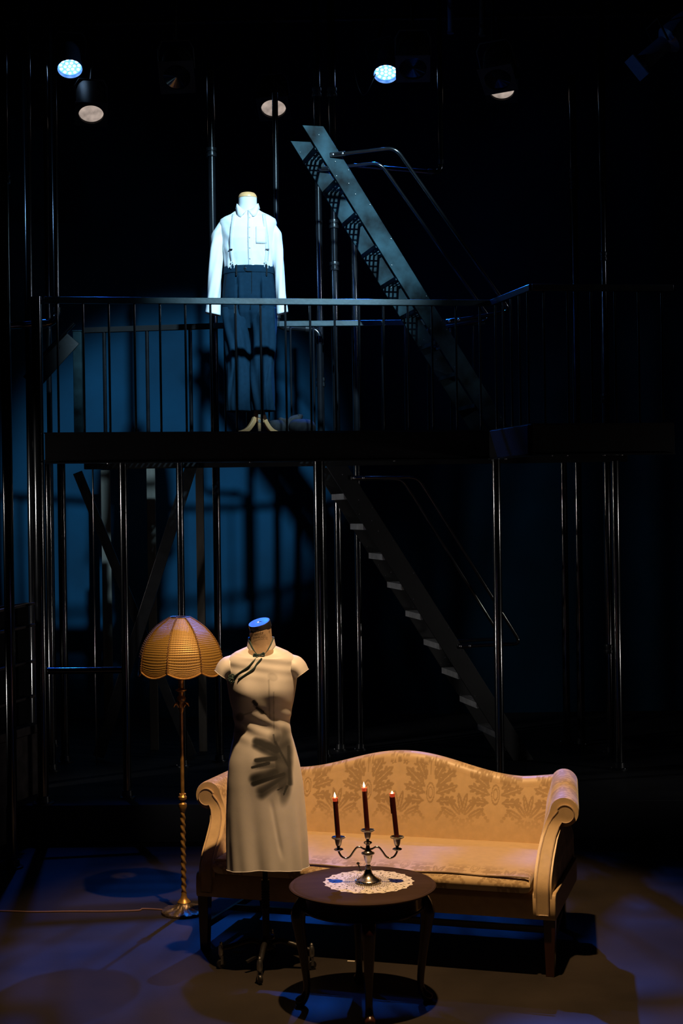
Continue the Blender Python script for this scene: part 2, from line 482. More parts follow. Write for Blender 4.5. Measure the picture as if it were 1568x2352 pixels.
# --- seat base and cushion
sb = MB()
rs = []
for i in range(61):
    x = -0.845 + 1.690 * i / 60
    rs.append([(x, y, z) for y, z in ((0.0, 0.262), (0.006, 0.25), (0.70, 0.25), (0.72, 0.27), (0.72, 0.36), (0.03, 0.368), (0.008, 0.36), (0.0, 0.345), (-0.003, 0.30))])
sb.rings(rs)
part('seat_base', sb, SOFA_PLAIN, sofa, bevel=0.004)
cu = MB(); rs = []
NX = 380
for i in range(NX + 1):
    x = -0.742 + 1.484 * i / NX
    e = min(1.0, (0.742 - abs(x)) / 0.035); e = math.sqrt(max(0.0, 1 - (1 - e) ** 2)) * 0.5 + 0.5
    cr = 0.012 * (1 - (x / 0.742) ** 4)
    prof = []
    for j in range(26):                        # front face, bulging
        t = j / 25
        prof.append((-0.022 - 0.026 * math.sin(math.pi * (0.12 + 0.80 * t)), 0.372 + 0.068 * t))
    for j in range(1, 60):                     # top
        t = j / 59
        prof.append((-0.030 + 0.642 * t, 0.442 + (0.008 + cr) * math.sin(math.pi * t) ** 0.7))
    prof += [(0.618, 0.42), (0.618, 0.385), (0.58, 0.370), (0.03, 0.368)]
    cy_, cz_ = 0.29, 0.405
    rs.append([(x, cy_ + (y - cy_) * (0.985 + 0.015 * e), cz_ + (z - cz_) * e) for y, z in prof])
cu.rings(rs)
V = np.array(cu.v)
cpat = np.where(V[:, 1] < 0.10, damask(V[:, 0] / 1.45, (V[:, 1] + (V[:, 2] - 0.44) * (V[:, 1] < 0) + 0.10) / 1.45) * (1 - sm(0.02, 0.12, V[:, 1])), 0.0)
cush = part('seat_cushion', cu, DAMASK, sofa, attr=cpat, smooth=60)
pp = MB()
pp.tube([(x, -0.0335 - 0.004 * math.cos(8 * x), 0.4425 + 0.002 * math.sin(21 * x)) for x in np.linspace(-0.735, 0.735, 90)], 0.0042, 8)
part('piping', pp, PIPING_SOFA, cush)

# --- rolled arms
def arm_profile():
    pts = [(0.748, 0.262), (0.748, 0.37), (0.748, 0.47), (0.751, 0.53), (0.758, 0.58), (0.772, 0.63), (0.792, 0.68)]
    c = (0.862, 0.688); r = 0.0655
    a0, a1 = math.radians(160), math.radians(-95)
    for k in range(22):
        a = a0 + (a1 - a0) * k / 21
        pts.append((c[0] + r * math.cos(a), c[1] + r * math.sin(a)))
    pts += [(0.846, 0.612), (0.836, 0.57), (0.830, 0.50), (0.828, 0.42), (0.830, 0.34), (0.832, 0.262)]
    return pts
AP = arm_profile()
def arm_front(z):
    return float(0.205 * sm(0.37, 0.66, z))
def dense(poly, step, closed=False):
    out = []
    n = len(poly)
    for i in range(n if closed else n - 1):
        a, b = Vector(poly[i]), Vector(poly[(i + 1) % n])
        k = max(1, int((b - a).length / step))
        for j in range(k): out.append(a + (b - a) * j / k)
    if not closed: out.append(Vector(poly[-1]))
    return out
DP = dense(AP, 0.006)
for sg in (1, -1):
    am = MB(); rs = []
    NT = 110
    for t_ in range(NT + 1):
        t = t_ / NT
        ring = []
        for p in DP:
            yf = arm_front(p.y)
            rr = 0.0
            if t < 0.06: rr = (1 - math.sqrt(1 - (1 - t / 0.06) ** 2)) * 0.018
            up = 0.030 * t * float(sm(0.5, 0.72, p.y))
            mx_ = 0.80; cxm, czm = 0.80, 0.6
            ring.append((sg * (p.x - 0.075 * t * float(sm(0.45, 0.66, p.y)) + (cxm - p.x) * rr * 1.5), yf + (0.745 - yf) * t, p.y + up - (p.y - 0.6) * rr * 1.2))
        rs.append(ring)
    am.rings(rs, cap=False)
    V = np.array(am.v)
    arc = np.tile(np.cumsum([0] + [(DP[i + 1] - DP[i]).length for i in range(len(DP) - 1)]), NT + 1)
    apat = damask((V[:, 1] + 0.05) / 1.45, (arc - 0.05) / 1.45)
    for end in (rs[0], rs[-1]): am.fill([(p_[0], p_[2]) for p_ in end], end)
    arm = part('arm', am, DAMASK, sofa, attr=np.concatenate([apat, np.zeros(len(am.v) - len(apat))]), smooth=60)
    # front panel: inset outline of the arm profile
    out = [(0.764, 0.275), (0.764, 0.45), (0.767, 0.53), (0.775, 0.58), (0.789, 0.625), (0.809, 0.662), (0.834, 0.692)]
    for k in range(20):
        a_ = math.radians(150 - 262 * k / 19)
        out.append((0.866 + 0.040 * math.cos(a_), 0.680 + 0.040 * math.sin(a_)))
    out += [(0.838, 0.622), (0.826, 0.585), (0.819, 0.53), (0.815, 0.44), (0.816, 0.275)]
    ins = dense(out, 0.012, True)
    pn = MB()
    front = [Vector((sg * p.x, arm_front(p.y) - 0.012, p.y)) for p in ins]
    flat = [(p.x, p.y) for p in ins]
    n = len(front)
    pn.fill(flat, front)
    pn.add(front + [p + Vector((0, 0.03, 0)) for p in front], [(j, (j + 1) % n, n + (j + 1) % n, n + j) for j in range(n)])
    pan = part('front_panel', pn, SOFA_PLAIN, arm, smooth=30)
    pq = MB(); pq.tube([p + Vector((0, 0.001, 0)) for p in front], 0.0035, 6, closed=True)
    part('piping', pq, PIPING_SOFA, arm)
    # legs
    lg = MB()
    def sq(c, h): return [(c[0] - h, c[1] - h, c[2]), (c[0] + h, c[1] - h, c[2]), (c[0] + h, c[1] + h, c[2]), (c[0] - h, c[1] + h, c[2])]
    lg.rings([sq((sg * 0.815, 0.034, 0.0), 0.019), sq((sg * 0.815, 0.034, 0.255), 0.026)])
    part('leg', lg, MAHOG, sofa, bevel=0.002)
    lg = MB()
    lg.rings([sq((sg * 0.770, 0.735, 0.0), 0.018), sq((sg * 0.770, 0.70, 0.12), 0.020), sq((sg * 0.770, 0.685, 0.258), 0.024)])
    part('leg', lg, MAHOG, sofa, bevel=0.002)
    part('stretcher', MB().bar((sg * 0.815, 0.04, 0.105), (sg * 0.770, 0.70, 0.105), 0.018, 0.030), MAHOG, sofa, bevel=0.002)
part('stretcher', MB().bar((-0.79, 0.36, 0.105), (0.79, 0.36, 0.105), 0.018, 0.030), MAHOG, sofa, bevel=0.002)

# ================================================================== ROUND TABLE
TX, TY, TH, TR = 0.066, 5.93, 0.4985, 0.307
tb = thing('round_table', 'dark round side table on cabriole legs in front of the sofa', 'table', (TX, TY, 0), math.radians(4))
tp = MB()
tp.lathe([(0.02, TH - 0.024), (0.270, TH - 0.024), (0.284, TH - 0.020), (0.290, TH - 0.014), (0.300, TH - 0.013), (0.3065, TH - 0.009),
          (0.3065, TH - 0.005), (0.302, TH - 0.001), (0.298, TH - 0.0016), (0.290, TH - 0.0035), (0.286, TH - 0.001), (0.27, TH), (0.02, TH)], 96)
part('table_top', tp, TABLETOP, tb, smooth=35)
ap = MB()
ap.lathe([(0.225, 0.405), (0.252, 0.402), (0.257, 0.406), (0.257, 0.411), (0.250, 0.414), (0.248, 0.420), (0.248, 0.4735), (0.2245, 0.4735)], 96)
part('apron', ap, MAHOG, tb, smooth=35)
for k in range(4):
    a = math.radians(90 * k)
    ca, sa = math.cos(a), math.sin(a)
    prof = [(0.232, 0.472, 0.023), (0.246, 0.44, 0.026), (0.263, 0.405, 0.030), (0.270, 0.375, 0.031), (0.268, 0.34, 0.028), (0.260, 0.28, 0.0235),
            (0.249, 0.20, 0.019), (0.240, 0.12, 0.0155), (0.238, 0.07, 0.0145), (0.246, 0.040, 0.017), (0.262, 0.022, 0.024), (0.276, 0.012, 0.022), (0.284, 0.008, 0.008)]
    pts = spline([(r * ca, r * sa, z) for r, z, _ in prof], 40)
    rad = np.interp(np.linspace(0, 1, 40), np.linspace(0, 1, len(prof)), [q[2] for q in prof])
    lg = MB(); lg.tube(pts, list(rad), 12)
    lg.v = [(x, y, max(z, 0.0)) for x, y, z in lg.v]
    part('leg', lg, MAHOG, tb, smooth=60)

# ------------------------------------------------------------------ lace doily (real openwork)
DX, DY, DR = 0.092, 5.962, 0.186
def lace():
    mb = MB(); nr, nt = 74, 420
    vs, fs = [], []
    for i in range(nr + 1):
        for j in range(nt):
            t = i / nr; a = 2 * math.pi * j / nt
            edge = DR * (1 + 0.022 * math.cos(20 * a) + 0.012 * math.cos(40 * a + 0.6))
            r = 0.004 + (edge - 0.004) * t
            vs.append((r * math.cos(a), r * math.sin(a), 0.0))
    for i in range(nr):
        for j in range(nt):
            t = (i + 0.5) / nr; a = 2 * math.pi * (j + 0.5) / nt
            r = DR * t; x, y = r * math.cos(a), r * math.sin(a)
            hole = False
            if t < 0.56:
                hole = abs(math.sin(x * math.pi / 0.0075)) > 0.55 and abs(math.sin(y * math.pi / 0.0095)) > 0.50
            elif t < 0.95:
                q = math.sin(20 * a) * math.sin((t - 0.56) / 0.36 * math.pi * 2.5)
                q2 = math.sin(34 * a + 9 * t) * math.cos(30 * t + 3 * math.sin(9 * a))
                hole = q > 0.80 or q2 > 0.86
            if not hole:
                fs.append((i * nt + j, i * nt + (j + 1) % nt, (i + 1) * nt + (j + 1) % nt, (i + 1) * nt + j))
    mb.add(vs, fs)
    return mb
dl = part('doily', lace(), LACE, None, smooth=0)
dl.location = (DX, DY, TH + 0.0012)
md = dl.modifiers.new('thickness', 'SOLIDIFY'); md.thickness = 0.0008; md.offset = 1
tag(dl, 'round white lace doily lying on the dark table top', 'doily')

# ------------------------------------------------------------------ candelabra and candles
CXX, CYY, CZ0 = 0.0905, 5.944, TH + 0.0022
cb = thing('candelabra', 'tarnished silver three-armed candelabra standing on the doily', 'candelabra', (CXX, CYY, CZ0), math.radians(-2))
m_ = MB()
m_.lathe([(0.050, 0.0), (0.0535, 0.001), (0.0545, 0.004), (0.0525, 0.007), (0.0525, 0.009), (0.0505, 0.0115), (0.046, 0.0145), (0.034, 0.021),
          (0.024, 0.030), (0.0175, 0.040), (0.0145, 0.050), (0.012, 0.0555), (0.0005, 0.0556)], 48)
part('base', m_, SILVER, cb, smooth=45)
rim = MB()
for k in range(40):
    a = 2 * math.pi * k / 40
    rim.ball((0.0528 * math.cos(a), 0.0528 * math.sin(a), 0.0078), (0.0032, 0.0032, 0.0024), 6, 4)
part('beaded_rim', rim, SILVER, cb)
m_ = MB()
m_.lathe([(0.010, 0.0545), (0.0135, 0.057), (0.0135, 0.060), (0.0095, 0.062), (0.0095, 0.066), (0.012, 0.068), (0.012, 0.0705), (0.0075, 0.073), (0.007, 0.078),
          (0.011, 0.084), (0.015, 0.095), (0.0185, 0.110), (0.020, 0.116), (0.026, 0.118), (0.0285, 0.1215), (0.027, 0.125), (0.020, 0.127),
          (0.0125, 0.135), (0.0105, 0.142), (0.008, 0.152), (0.008, 0.157), (0.0155, 0.162), (0.0185, 0.1665), (0.0155, 0.170), (0.007, 0.174), (0.006, 0.180)], 36)
part('stem', m_, SILVER, cb, smooth=45)
def socket(mb, x, z):
    mb.lathe([(0.006, z), (0.0085, z + 0.003), (0.0125, z + 0.012), (0.0155, z + 0.028), (0.0170, z + 0.034), (0.024, z + 0.0355), (0.0275, z + 0.038),
              (0.0285, z + 0.0405), (0.0270, z + 0.0430), (0.020, z + 0.0425), (0.0118, z + 0.041), (0.0115, z + 0.022)], 32, (x, 0, 0))
    for k in range(26):
        a = 2 * math.pi * k / 26
        mb.ball((x + 0.0268 * math.cos(a), 0.0268 * math.sin(a), z + 0.0405), (0.0026, 0.0026, 0.0032), 6, 4)
CANDLES = []
mb = MB(); socket(mb, 0, 0.178); part('candle_socket', mb, SILVER, cb, smooth=45); CANDLES.append((0, 0.202))
for sg in (-1, 1):
    arm_pts = [(0.006, 0.139), (0.019, 0.1406), (0.033, 0.1476), (0.047, 0.145), (0.061, 0.128), (0.075, 0.1086), (0.091, 0.1003), (0.108, 0.107), (0.119, 0.1225), (0.1225, 0.134)]
    mb = MB(); mb.tube(spline([(sg * x, 0, z) for x, z in arm_pts], 44), 0.0042, 10)
    arm_o = part('arm', mb, SILVER, cb, smooth=60)
    mb = MB()
    mb.lathe([(0.004, 0.130), (0.0105, 0.133), (0.0185, 0.1365), (0.0205, 0.139), (0.0170, 0.142), (0.0075, 0.145), (0.006, 0.150)], 32, (sg * 0.1225, 0, 0))
    part('bobeche', mb, SILVER, arm_o, smooth=45)
    mb = MB(); socket(mb, sg * 0.1225, 0.1485); part('candle_socket', mb, SILVER, arm_o, smooth=45)
    CANDLES.append((sg * 0.1225, 0.1725))
CL = [('tallest dark red lit candle in the middle socket of the candelabra', -0.062, 0.196, 0.0225, 0.0),
      ('dark red lit candle in the socket nearest the dress', -0.066, 0.184, 0.0215, 0.0),
      ('leaning dark red lit candle with a glowing red tip and wax drip', -0.090, 0.201, 0.012, 1.0)]
rotc = Matrix.Rotation(math.radians(-2), 3, 'Z')
for (x, z), (lab, lean, ln, fh, melt) in zip(CANDLES, CL):
    p = rotc @ Vector((x, 0, z))
    ca = thing('candle', lab, 'candle', (CXX + p.x, CYY + p.y, CZ0 + p.z), 0, 'lit candles in the candelabra')
    ca.rotation_euler = (0, lean, 0)
    r = 0.0104
    mb = MB()
    mb.lathe([(r * 1.0, 0.0), (r, ln * 0.3), (r * 0.99, ln - 0.016)], 24)
    part('wax_body', mb, WAX, ca)
    mb = MB(); mb.lathe([(r * 0.99, ln - 0.016), (r * 1.08, ln - 0.006), (r * 1.10, ln - 0.001), (r * 0.85, ln), (r * 0.6, ln - 0.004), (0.0008, ln - 0.005)], 24)
    part('wax_tip', mb, WAX_TOP, ca)
    mb = MB(); mb.tube([(0, 0, ln - 0.005), (0.0005, 0, ln + 0.004)], 0.0009, 6)
    part('wick', mb, WICK, ca)
    mb = MB()
    fl = fh
    z0 = ln + (0.000 if not melt else -0.003)
    mb.lathe([(0.0010, z0), (0.0042, z0 + fl * 0.10), (0.0050, z0 + fl * 0.24), (0.0040, z0 + fl * 0.45), (0.0022, z0 + fl * 0.72), (0.0005, z0 + fl)], 16)
    part('flame', mb, FLAME, ca)
    mb = MB()
    if melt:
        mb.tube([(-r * 1.02, -0.002, ln - 0.012), (-r * 1.12, -0.002, ln - 0.05), (-r * 1.12, -0.002, ln - 0.085)], [0.002, 0.0026, 0.0018], 7)
    else:
        mb.tube([(r * 0.98, -0.003, ln - 0.006), (r * 1.03, -0.003, ln - 0.026)], [0.0022, 0.0014], 7)
    part('wax_drip', mb, WAX, ca)
    ld = bpy.data.lights.new('candle_light', 'POINT'); ld.energy = 0.16; ld.color = (1.0, 0.55, 0.2); ld.shadow_soft_size = 0.008
    lo = bpy.data.objects.new('candle_light', ld); COL.objects.link(lo); lo.parent = ca; lo.location = (0, 0, ln + fl * 0.6 + 0.004)

# small dark tassel lying behind the candelabra
q = ground(825, 2002, TH)
sg_ = MB()
sg_.tube(spline([(q.x + 0.006, q.y, TH + 0.004), (q.x + 0.002, q.y + 0.004, TH + 0.014), (q.x - 0.002, q.y + 0.006, TH + 0.024), (q.x - 0.004, q.y + 0.006, TH + 0.034)], 14), [0.003 + 0.001 * math.sin(i) for i in range(14)], 7)
for k in range(6):
    a = k * 1.05
    sg_.tube([(q.x + 0.006, q.y, TH + 0.005), (q.x + 0.006 + 0.013 * math.cos(a), q.y + 0.009 * math.sin(a), TH + 0.003)], [0.0012, 0.0007], 5)
for k in range(4):
    sg_.ball((q.x - 0.005 + 0.004 * math.cos(k * 1.6), q.y + 0.006, TH + 0.034 + 0.003 * math.sin(k * 1.6)), (0.0035, 0.003, 0.004), 7, 5)
solo('tassel', sg_, IRON, 'small black tassel on the doily behind the candelabra', 'tassel', (q.x, q.y, TH + 0.0022))

# ================================================================== FLOOR LAMP
LX, LY = -0.838, 7.32
kpx = LY / F_PX
def lz(py): return HC - (py - CY - 5.0) * kpx
lamp = thing('floor_lamp', 'brass floor lamp with a scalloped woven dome shade', 'lamp', (LX, LY, 0))
m_ = MB()
m_.lathe([(0.112, 0.0), (0.117, 0.003), (0.117, 0.012), (0.112, 0.016), (0.098, 0.020), (0.070, 0.026), (0.048, 0.034), (0.036, 0.046), (0.030, 0.060), (0.0005, 0.061)], 64)
for i, p in enumerate(m_.v):
    x, y, z = p; r = math.hypot(x, y); a = math.atan2(y, x)
    if 0.045 < r < 0.113 and z > 0.012:
        m_.v[i] = (x, y, z + 0.003 * math.sin(16 * a) + 0.002 * math.sin(9 * a + r * 200))
part('base', m_, BRASS_DK, lamp)
def twisted(mb, z0, z1, r0, r1, turns, n=20, rows=150, depth=0.22):
    rs = []
    for i in range(rows):
        t = i / (rows - 1); z = z0 + (z1 - z0) * t; r = r0 + (r1 - r0) * t
        rs.append([((r * (1 + depth * math.cos(2 * (2 * math.pi * j / n) + turns * 2 * math.pi * t))) * math.cos(2 * math.pi * j / n),
                    (r * (1 + depth * math.cos(2 * (2 * math.pi * j / n) + turns * 2 * math.pi * t))) * math.sin(2 * math.pi * j / n), z) for j in range(n)])
    mb.rings(rs)
def prof_px(tab): return [(r * kpx, lz(y)) for y, r in tab]
m_ = MB(); m_.lathe([(0.034, 0.055), (0.026, 0.066), (0.017, 0.075), (0.014, 0.09), (0.012, 0.105), (0.001, 0.106)], 28); 
part('lower_collar', m_, BRASS, lamp)
m_ = MB(); twisted(m_, 0.10, lz(1862), 0.0118, 0.0118, 11)
part('twisted_stem', m_, BRASS, lamp, smooth=70)
m_ = MB(); m_.lathe(prof_px([(1866, 5), (1858, 8), (1852, 10), (1846, 9.5), (1842, 5.5), (1838, 5.5), (1835, 9.5), (1830, 10), (1826, 7), (1823, 5), (1821, 4.5)]), 28)
for k in range(8):
    a = k * math.pi / 4
    m_.ball((0.0145 * math.cos(a), 0.0145 * math.sin(a), lz(1824)), (0.004, 0.004, 0.005), 6, 5)
part('stem_knop', m_, BRASS, lamp)
m_ = MB(); m_.lathe(prof_px([(1824, 4.4), (1640, 4.2), (1634, 4.4)]), 8)
part('stem', m_, BRASS, lamp, smooth=20)
m_ = MB(); m_.lathe(prof_px([(1636, 4.5), (1630, 6.5), (1622, 5.5), (1614, 5), (1611, 6), (1608, 10), (1604, 10.8), (1600, 9), (1597, 5.5), (1590, 6.0), (1588, 8), (1586, 13), (1584, 13.5), (1582, 8),
                             (1579, 6), (1575, 6.5), (1571, 5.8), (1567, 5.8), (1564, 7.2), (1559, 6.8), (1553, 4.8), (1546, 4), (1420, 2.5)]), 28)
part('ornamental_knops', m_, BRASS, lamp)
for k in range(6):
    a = k * math.pi / 3 + 0.4
    c_, s_ = math.cos(a), math.sin(a)
    pts = spline([(0.010 * c_, 0.010 * s_, lz(1626)), (0.024 * c_, 0.024 * s_, lz(1616)), (0.034 * c_, 0.034 * s_, lz(1617)), (0.041 * c_, 0.041 * s_, lz(1624))], 10)
    m_ = MB(); m_.tube(pts, [0.003, 0.005, 0.0065, 0.0072, 0.007, 0.006, 0.005, 0.004, 0.0025, 0.001], 8, squash=0.45)
    part('leaf', m_, BRASS, lamp)
# shade: eight woven panels
SHP = [(1417, 23), (1424, 36), (1432, 48), (1441, 60), (1455, 73), (1474, 86), (1498, 95.5), (1525, 99.5), (1537, 99)]
def shade_r(t):
    return float(np.interp(t, np.linspace(0, 1, len(SHP)), [q_[1] for q_ in SHP])) * kpx
def shade_z(t):
    return lz(float(np.interp(t, np.linspace(0, 1, len(SHP)), [q_[0] for q_ in SHP])))
tt_ = np.linspace(0, 1, 33)
from_sp = spline([(r * kpx, 0, lz(y)) for y, r in SHP], 33)
NP, A0 = 8, math.radians(-78.6)
for k in range(NP):
    mb = MB(); n = 16; vs = []; fs = []; uvs = []
    for i in range(33):
        r, z = from_sp[i].x, from_sp[i].z; t = i / 32
        for j in range(n + 1):
            u = j / n * 2 - 1
            half = math.pi / NP
            pc = r * (math.cos(half) + (1 - math.cos(half)) * (1 - u * u) * 0.55)   # nearly flat gores
            tang = r * math.sin(half) * u
            a = A0 + k * 2 * half
            drop = 0.026 * (1 - u * u) * max(0.0, (t - 0.72) / 0.28) ** 1.3
            vs.append((pc * math.cos(a) - tang * math.sin(a), pc * math.sin(a) + tang * math.cos(a), z - drop))
            uvs.append((tang / (0.22 * math.sin(half)) * 0.5 + 0.5, t))
    for i in range(32):
        for j in range(n):
            b_ = i * (n + 1) + j
            fs.append((b_, b_ + 1, b_ + n + 2, b_ + n + 1))
    mb.add(vs, fs)
    o = part('shade_panel', mb, WEAVE, lamp, smooth=60)
    uvl = o.data.uv_layers.new(name='uv')
    for lp in o.data.loops: uvl.data[lp.index].uv = uvs[lp.vertex_index]
    so = o.modifiers.new('thickness', 'SOLIDIFY'); so.thickness = 0.003; so.offset = -1
    a = A0 + (2 * k + 1) * math.pi / NP
    mb = MB(); mb.tube([((p.x + 0.001) * math.cos(a), (p.x + 0.001) * math.sin(a), p.z) for p in from_sp], 0.0035, 7)
    for i in range(0, 32):
        p = from_sp[i].lerp(from_sp[i + 1], 0.5)
        mb.ball(((p.x + 0.003) * math.cos(a), (p.x + 0.003) * math.sin(a), p.z), (0.0042, 0.0042, 0.0030), 6, 4)
    part('shade_rib', mb, mat('braided_rib', (0.20, 0.10, 0.03), 0.55, 0.2, 0.2, 60), lamp)
    mb = MB(); half = math.pi / NP; a = A0 + k * 2 * half; pts = []
    r, z = from_sp[-1].x, from_sp[-1].z
    for j in range(n + 1):
        u = j / n * 2 - 1
        pc = r * (math.cos(half) + (1 - math.cos(half)) * (1 - u * u) * 0.55) + 0.001; tang = r * math.sin(half) * u
        pts.append((pc * math.cos(a) - tang * math.sin(a), pc * math.sin(a) + tang * math.cos(a), z - 0.026 * (1 - u * u)))
    mb.tube(pts, 0.0042, 7)
    part('shade_edging', mb, mat('braided_edging', (0.46, 0.25, 0.07), 0.5, 0.2, 0.25, 90), lamp)
mb = MB(); r0 = from_sp[0].x
mb.tube([(r0 * math.cos(a), r0 * math.sin(a), from_sp[0].z) for a in np.linspace(0, 2 * math.pi, 32, endpoint=False)], 0.003, 6, closed=True)
for k in range(3):
    a = k * 2 * math.pi / 3 + 0.3
    mb.tube([(0, 0, from_sp[0].z - 0.004), (r0 * math.cos(a), r0 * math.sin(a), from_sp[0].z)], 0.002, 6)
part('shade_spider', mb, BRASS_DK, lamp)
cpts = [ground(385, 2092, 0), ground(330, 2089, 0), ground(315, 2093, 0), ground(240, 2095, 0), ground(160, 2095, 0), ground(75, 2096, 0), ground(10, 2094, 0), ground(-120, 2092, 0)]
mb = MB(); mb.tube([p + Vector((0, 0, 0.004)) for p in spline(cpts, 60)], 0.0035, 6)
part('power_cord', mb, CORD, lamp, world=True)

# ================================================================== DRESS FORM + DRESS
FX, FY = -0.366, 6.40
fk = FY / F_PX
def fz(py): return HC - (py - 2.5 - CY) * fk
form = thing('dress_form', 'tailor dress form with stencilled canvas neck and silver cap on a wheeled iron stand', 'dress form', (FX, FY, 0))
# neck and upper body of the canvas form
m_ = MB(); rs = []
for z, rx, ry, ox, oy in ((0.62, 0.13, 0.085, 0.004, 0), (0.85, 0.150, 0.10, 0.004, 0), (1.05, 0.112, 0.080, 0.002, 0), (1.22, 0.128, 0.090, 0, 0), (1.36, 0.135, 0.070, 0, 0.0), (1.42, 0.10, 0.062, -0.002, 0.004),
                          (1.445, 0.062, 0.056, -0.003, 0.004), (1.465, 0.0535, 0.0535, -0.004, 0.003), (1.50, 0.0500, 0.0515, -0.005, 0.001), (1.534, 0.0485, 0.050, -0.0065, -0.001)):
    rs.append([(ox + rx * math.cos(a), oy + ry * math.sin(a), z + ((0.25 * rx * math.cos(a) + 0.30 * ry * math.sin(a)) if z > 1.52 else 0)) for a in np.linspace(0, 2 * math.pi, 48, endpoint=False)])
m_.rings(rs); part('canvas_body', m_, CANVAS, form, smooth=60)
Mcap = Matrix.Rotation(math.radians(-14), 4, 'Y') @ Matrix.Rotation(math.radians(17), 4, 'X')
m_ = MB(); m_.lathe([(0.0485, -0.018), (0.0502, -0.017), (0.0504, 0.010), (0.0490, 0.0130), (0.046, 0.0135), (0.036, 0.0115), (0.012, 0.0120), (0.010, 0.0100), (0.0005, 0.0098)], 48, (-0.008, -0.003, 1.548), Mcap)
part('neck_cap', m_, CHROME, form, smooth=30)
# stencilled words on the neck
def stencil(txt, size, zc, ac, parent):
    cu_ = bpy.data.curves.new('stencil', 'FONT'); cu_.body = txt; cu_.size = size; cu_.align_x = 'CENTER'
    tmp = bpy.data.objects.new('stencil', cu_); COL.objects.link(tmp)
    dg = bpy.context.evaluated_depsgraph_get()
    me = bpy.data.meshes.new_from_object(tmp.evaluated_get(dg))
    bpy.data.objects.remove(tmp, do_unlink=True)
    bm = bmesh.new(); bm.from_mesh(me)
    bmesh.ops.triangulate(bm, faces=bm.faces)
    bmesh.ops.subdivide_edges(bm, edges=[e for e in bm.edges if e.calc_length() > 0.004], cuts=2)
    for v in bm.verts:
        z = zc + v.co.y
        t = (z - 1.465) / (1.534 - 1.465)
        rx = 0.0535 + (0.0487 - 0.0535) * t
        ox = -0.004 - 0.0025 * t; oy = 0.003 - 0.004 * t
        a = -math.pi / 2 + ac + v.co.x / rx
        v.co = (ox + (rx + 0.0014) * math.cos(a), oy + (rx + 0.0026) * math.sin(a), z)
    bm.to_mesh(me); bm.free()
    me.name = 'lettering'; me.materials.append(INK)
    o = bpy.data.objects.new('lettering', me); COL.objects.link(o); o.parent = parent
    return o
stencil('WOLF', 0.0135, 1.5135, -0.05, form)
stencil('FORM CO.', 0.0120, 1.5015, -0.02, form)
stencil('ENGLEWOOD, N.J.', 0.0085, 1.4915, 0.02, form)
stencil('4', 0.0135, 1.516, 0.95, form)
# stand
m_ = MB(); m_.lathe([(0.016, 0.10), (0.016, 0.36), (0.019, 0.362), (0.019, 0.40), (0.012, 0.402), (0.012, 0.66)], 20)
part('stand_pole', m_, IRON, form)
m_ = MB()
for k in range(9): m_.lathe([(0.016, 0.27 + k * 0.012), (0.0195, 0.273 + k * 0.012), (0.0195, 0.276 + k * 0.012), (0.016, 0.279 + k * 0.012)], 16)
part('height_ratchet', m_, IRON, form)
m_ = MB(); m_.lathe([(0.012, 0.085), (0.030, 0.09), (0.034, 0.105), (0.028, 0.125), (0.018, 0.135), (0.015, 0.16)], 24)
part('hub', m_, IRON, form)
def caster_leg(ang, r, metal_tip):
    ca, sa = math.cos(ang), math.sin(ang)
    pts = spline([(0.02 * ca, 0.02 * sa, 0.115), (r * 0.35 * ca, r * 0.35 * sa, 0.125), (r * 0.75 * ca, r * 0.75 * sa, 0.100), (r * ca, r * sa, 0.085)], 14)
    mb = MB(); mb.tube(pts, [0.013] * 10 + [0.012, 0.011, 0.0105, 0.010], 10)
    lg = part('leg', mb, IRON, form)
    mb = MB(); mb.lathe([(0.004, 0.118), (0.008, 0.112), (0.007, 0.107), (0.011, 0.100), (0.013, 0.088), (0.013, 0.062), (0.010, 0.058), (0.006, 0.050)], 16, (r * ca, r * sa, 0))
    part('caster_stem', mb, CHROME, lg)
    mb = MB()
    Mw = Matrix.Rotation(ang + 0.5, 4, 'Z') @ Matrix.Rotation(math.pi / 2, 4, 'X')
    mb.lathe([(0.004, -0.008), (0.019, -0.008), (0.021, -0.005), (0.021, 0.005), (0.019, 0.008), (0.004, 0.008)], 20, (r * ca, r * sa - 0.004, 0.0212), Mw)
    part('caster_wheel', mb, IRON, lg)
    mb = MB()
    sd = Vector((-math.sin(ang + 0.5), math.cos(ang + 0.5), 0)); sd = Mw.to_3x3() @ Vector((0, 0, 1))
    for q_ in (-1, 1):
        p0 = Vector((r * ca, r * sa, 0.058)) + sd * 0.010 * q_; p1 = Vector((r * ca, r * sa - 0.004, 0.020)) + sd * 0.010 * q_
        mb.bar(p0, p1, 0.012, 0.002, sd)
    part('caster_fork', mb, CHROME, lg)
for ang in (-95, 175, 85, -5):
    caster_leg(math.radians(ang), 0.205, True)
part('pedal_lever', MB().bar((0, 0, 0.080), (-0.085, -0.06, 0.05), 0.014, 0.010), IRON, form)
m_ = MB()
pd = ground(550, 2183, 0.05) - Vector((FX, FY, 0))
rs = []
for z in (0.044, 0.052):
    rs.append([(pd.x + 0.034 * math.cos(a), pd.y + 0.026 * math.sin(a), z) for a in np.linspace(0, 2 * math.pi, 24, endpoint=False)])
m_.rings(rs)
for k in range(5):
    m_.box((pd.x - 0.024 + 0.012 * k, pd.y, 0.0535), (0.004, 0.036, 0.004))
part('foot_pedal', m_, IRON, form)
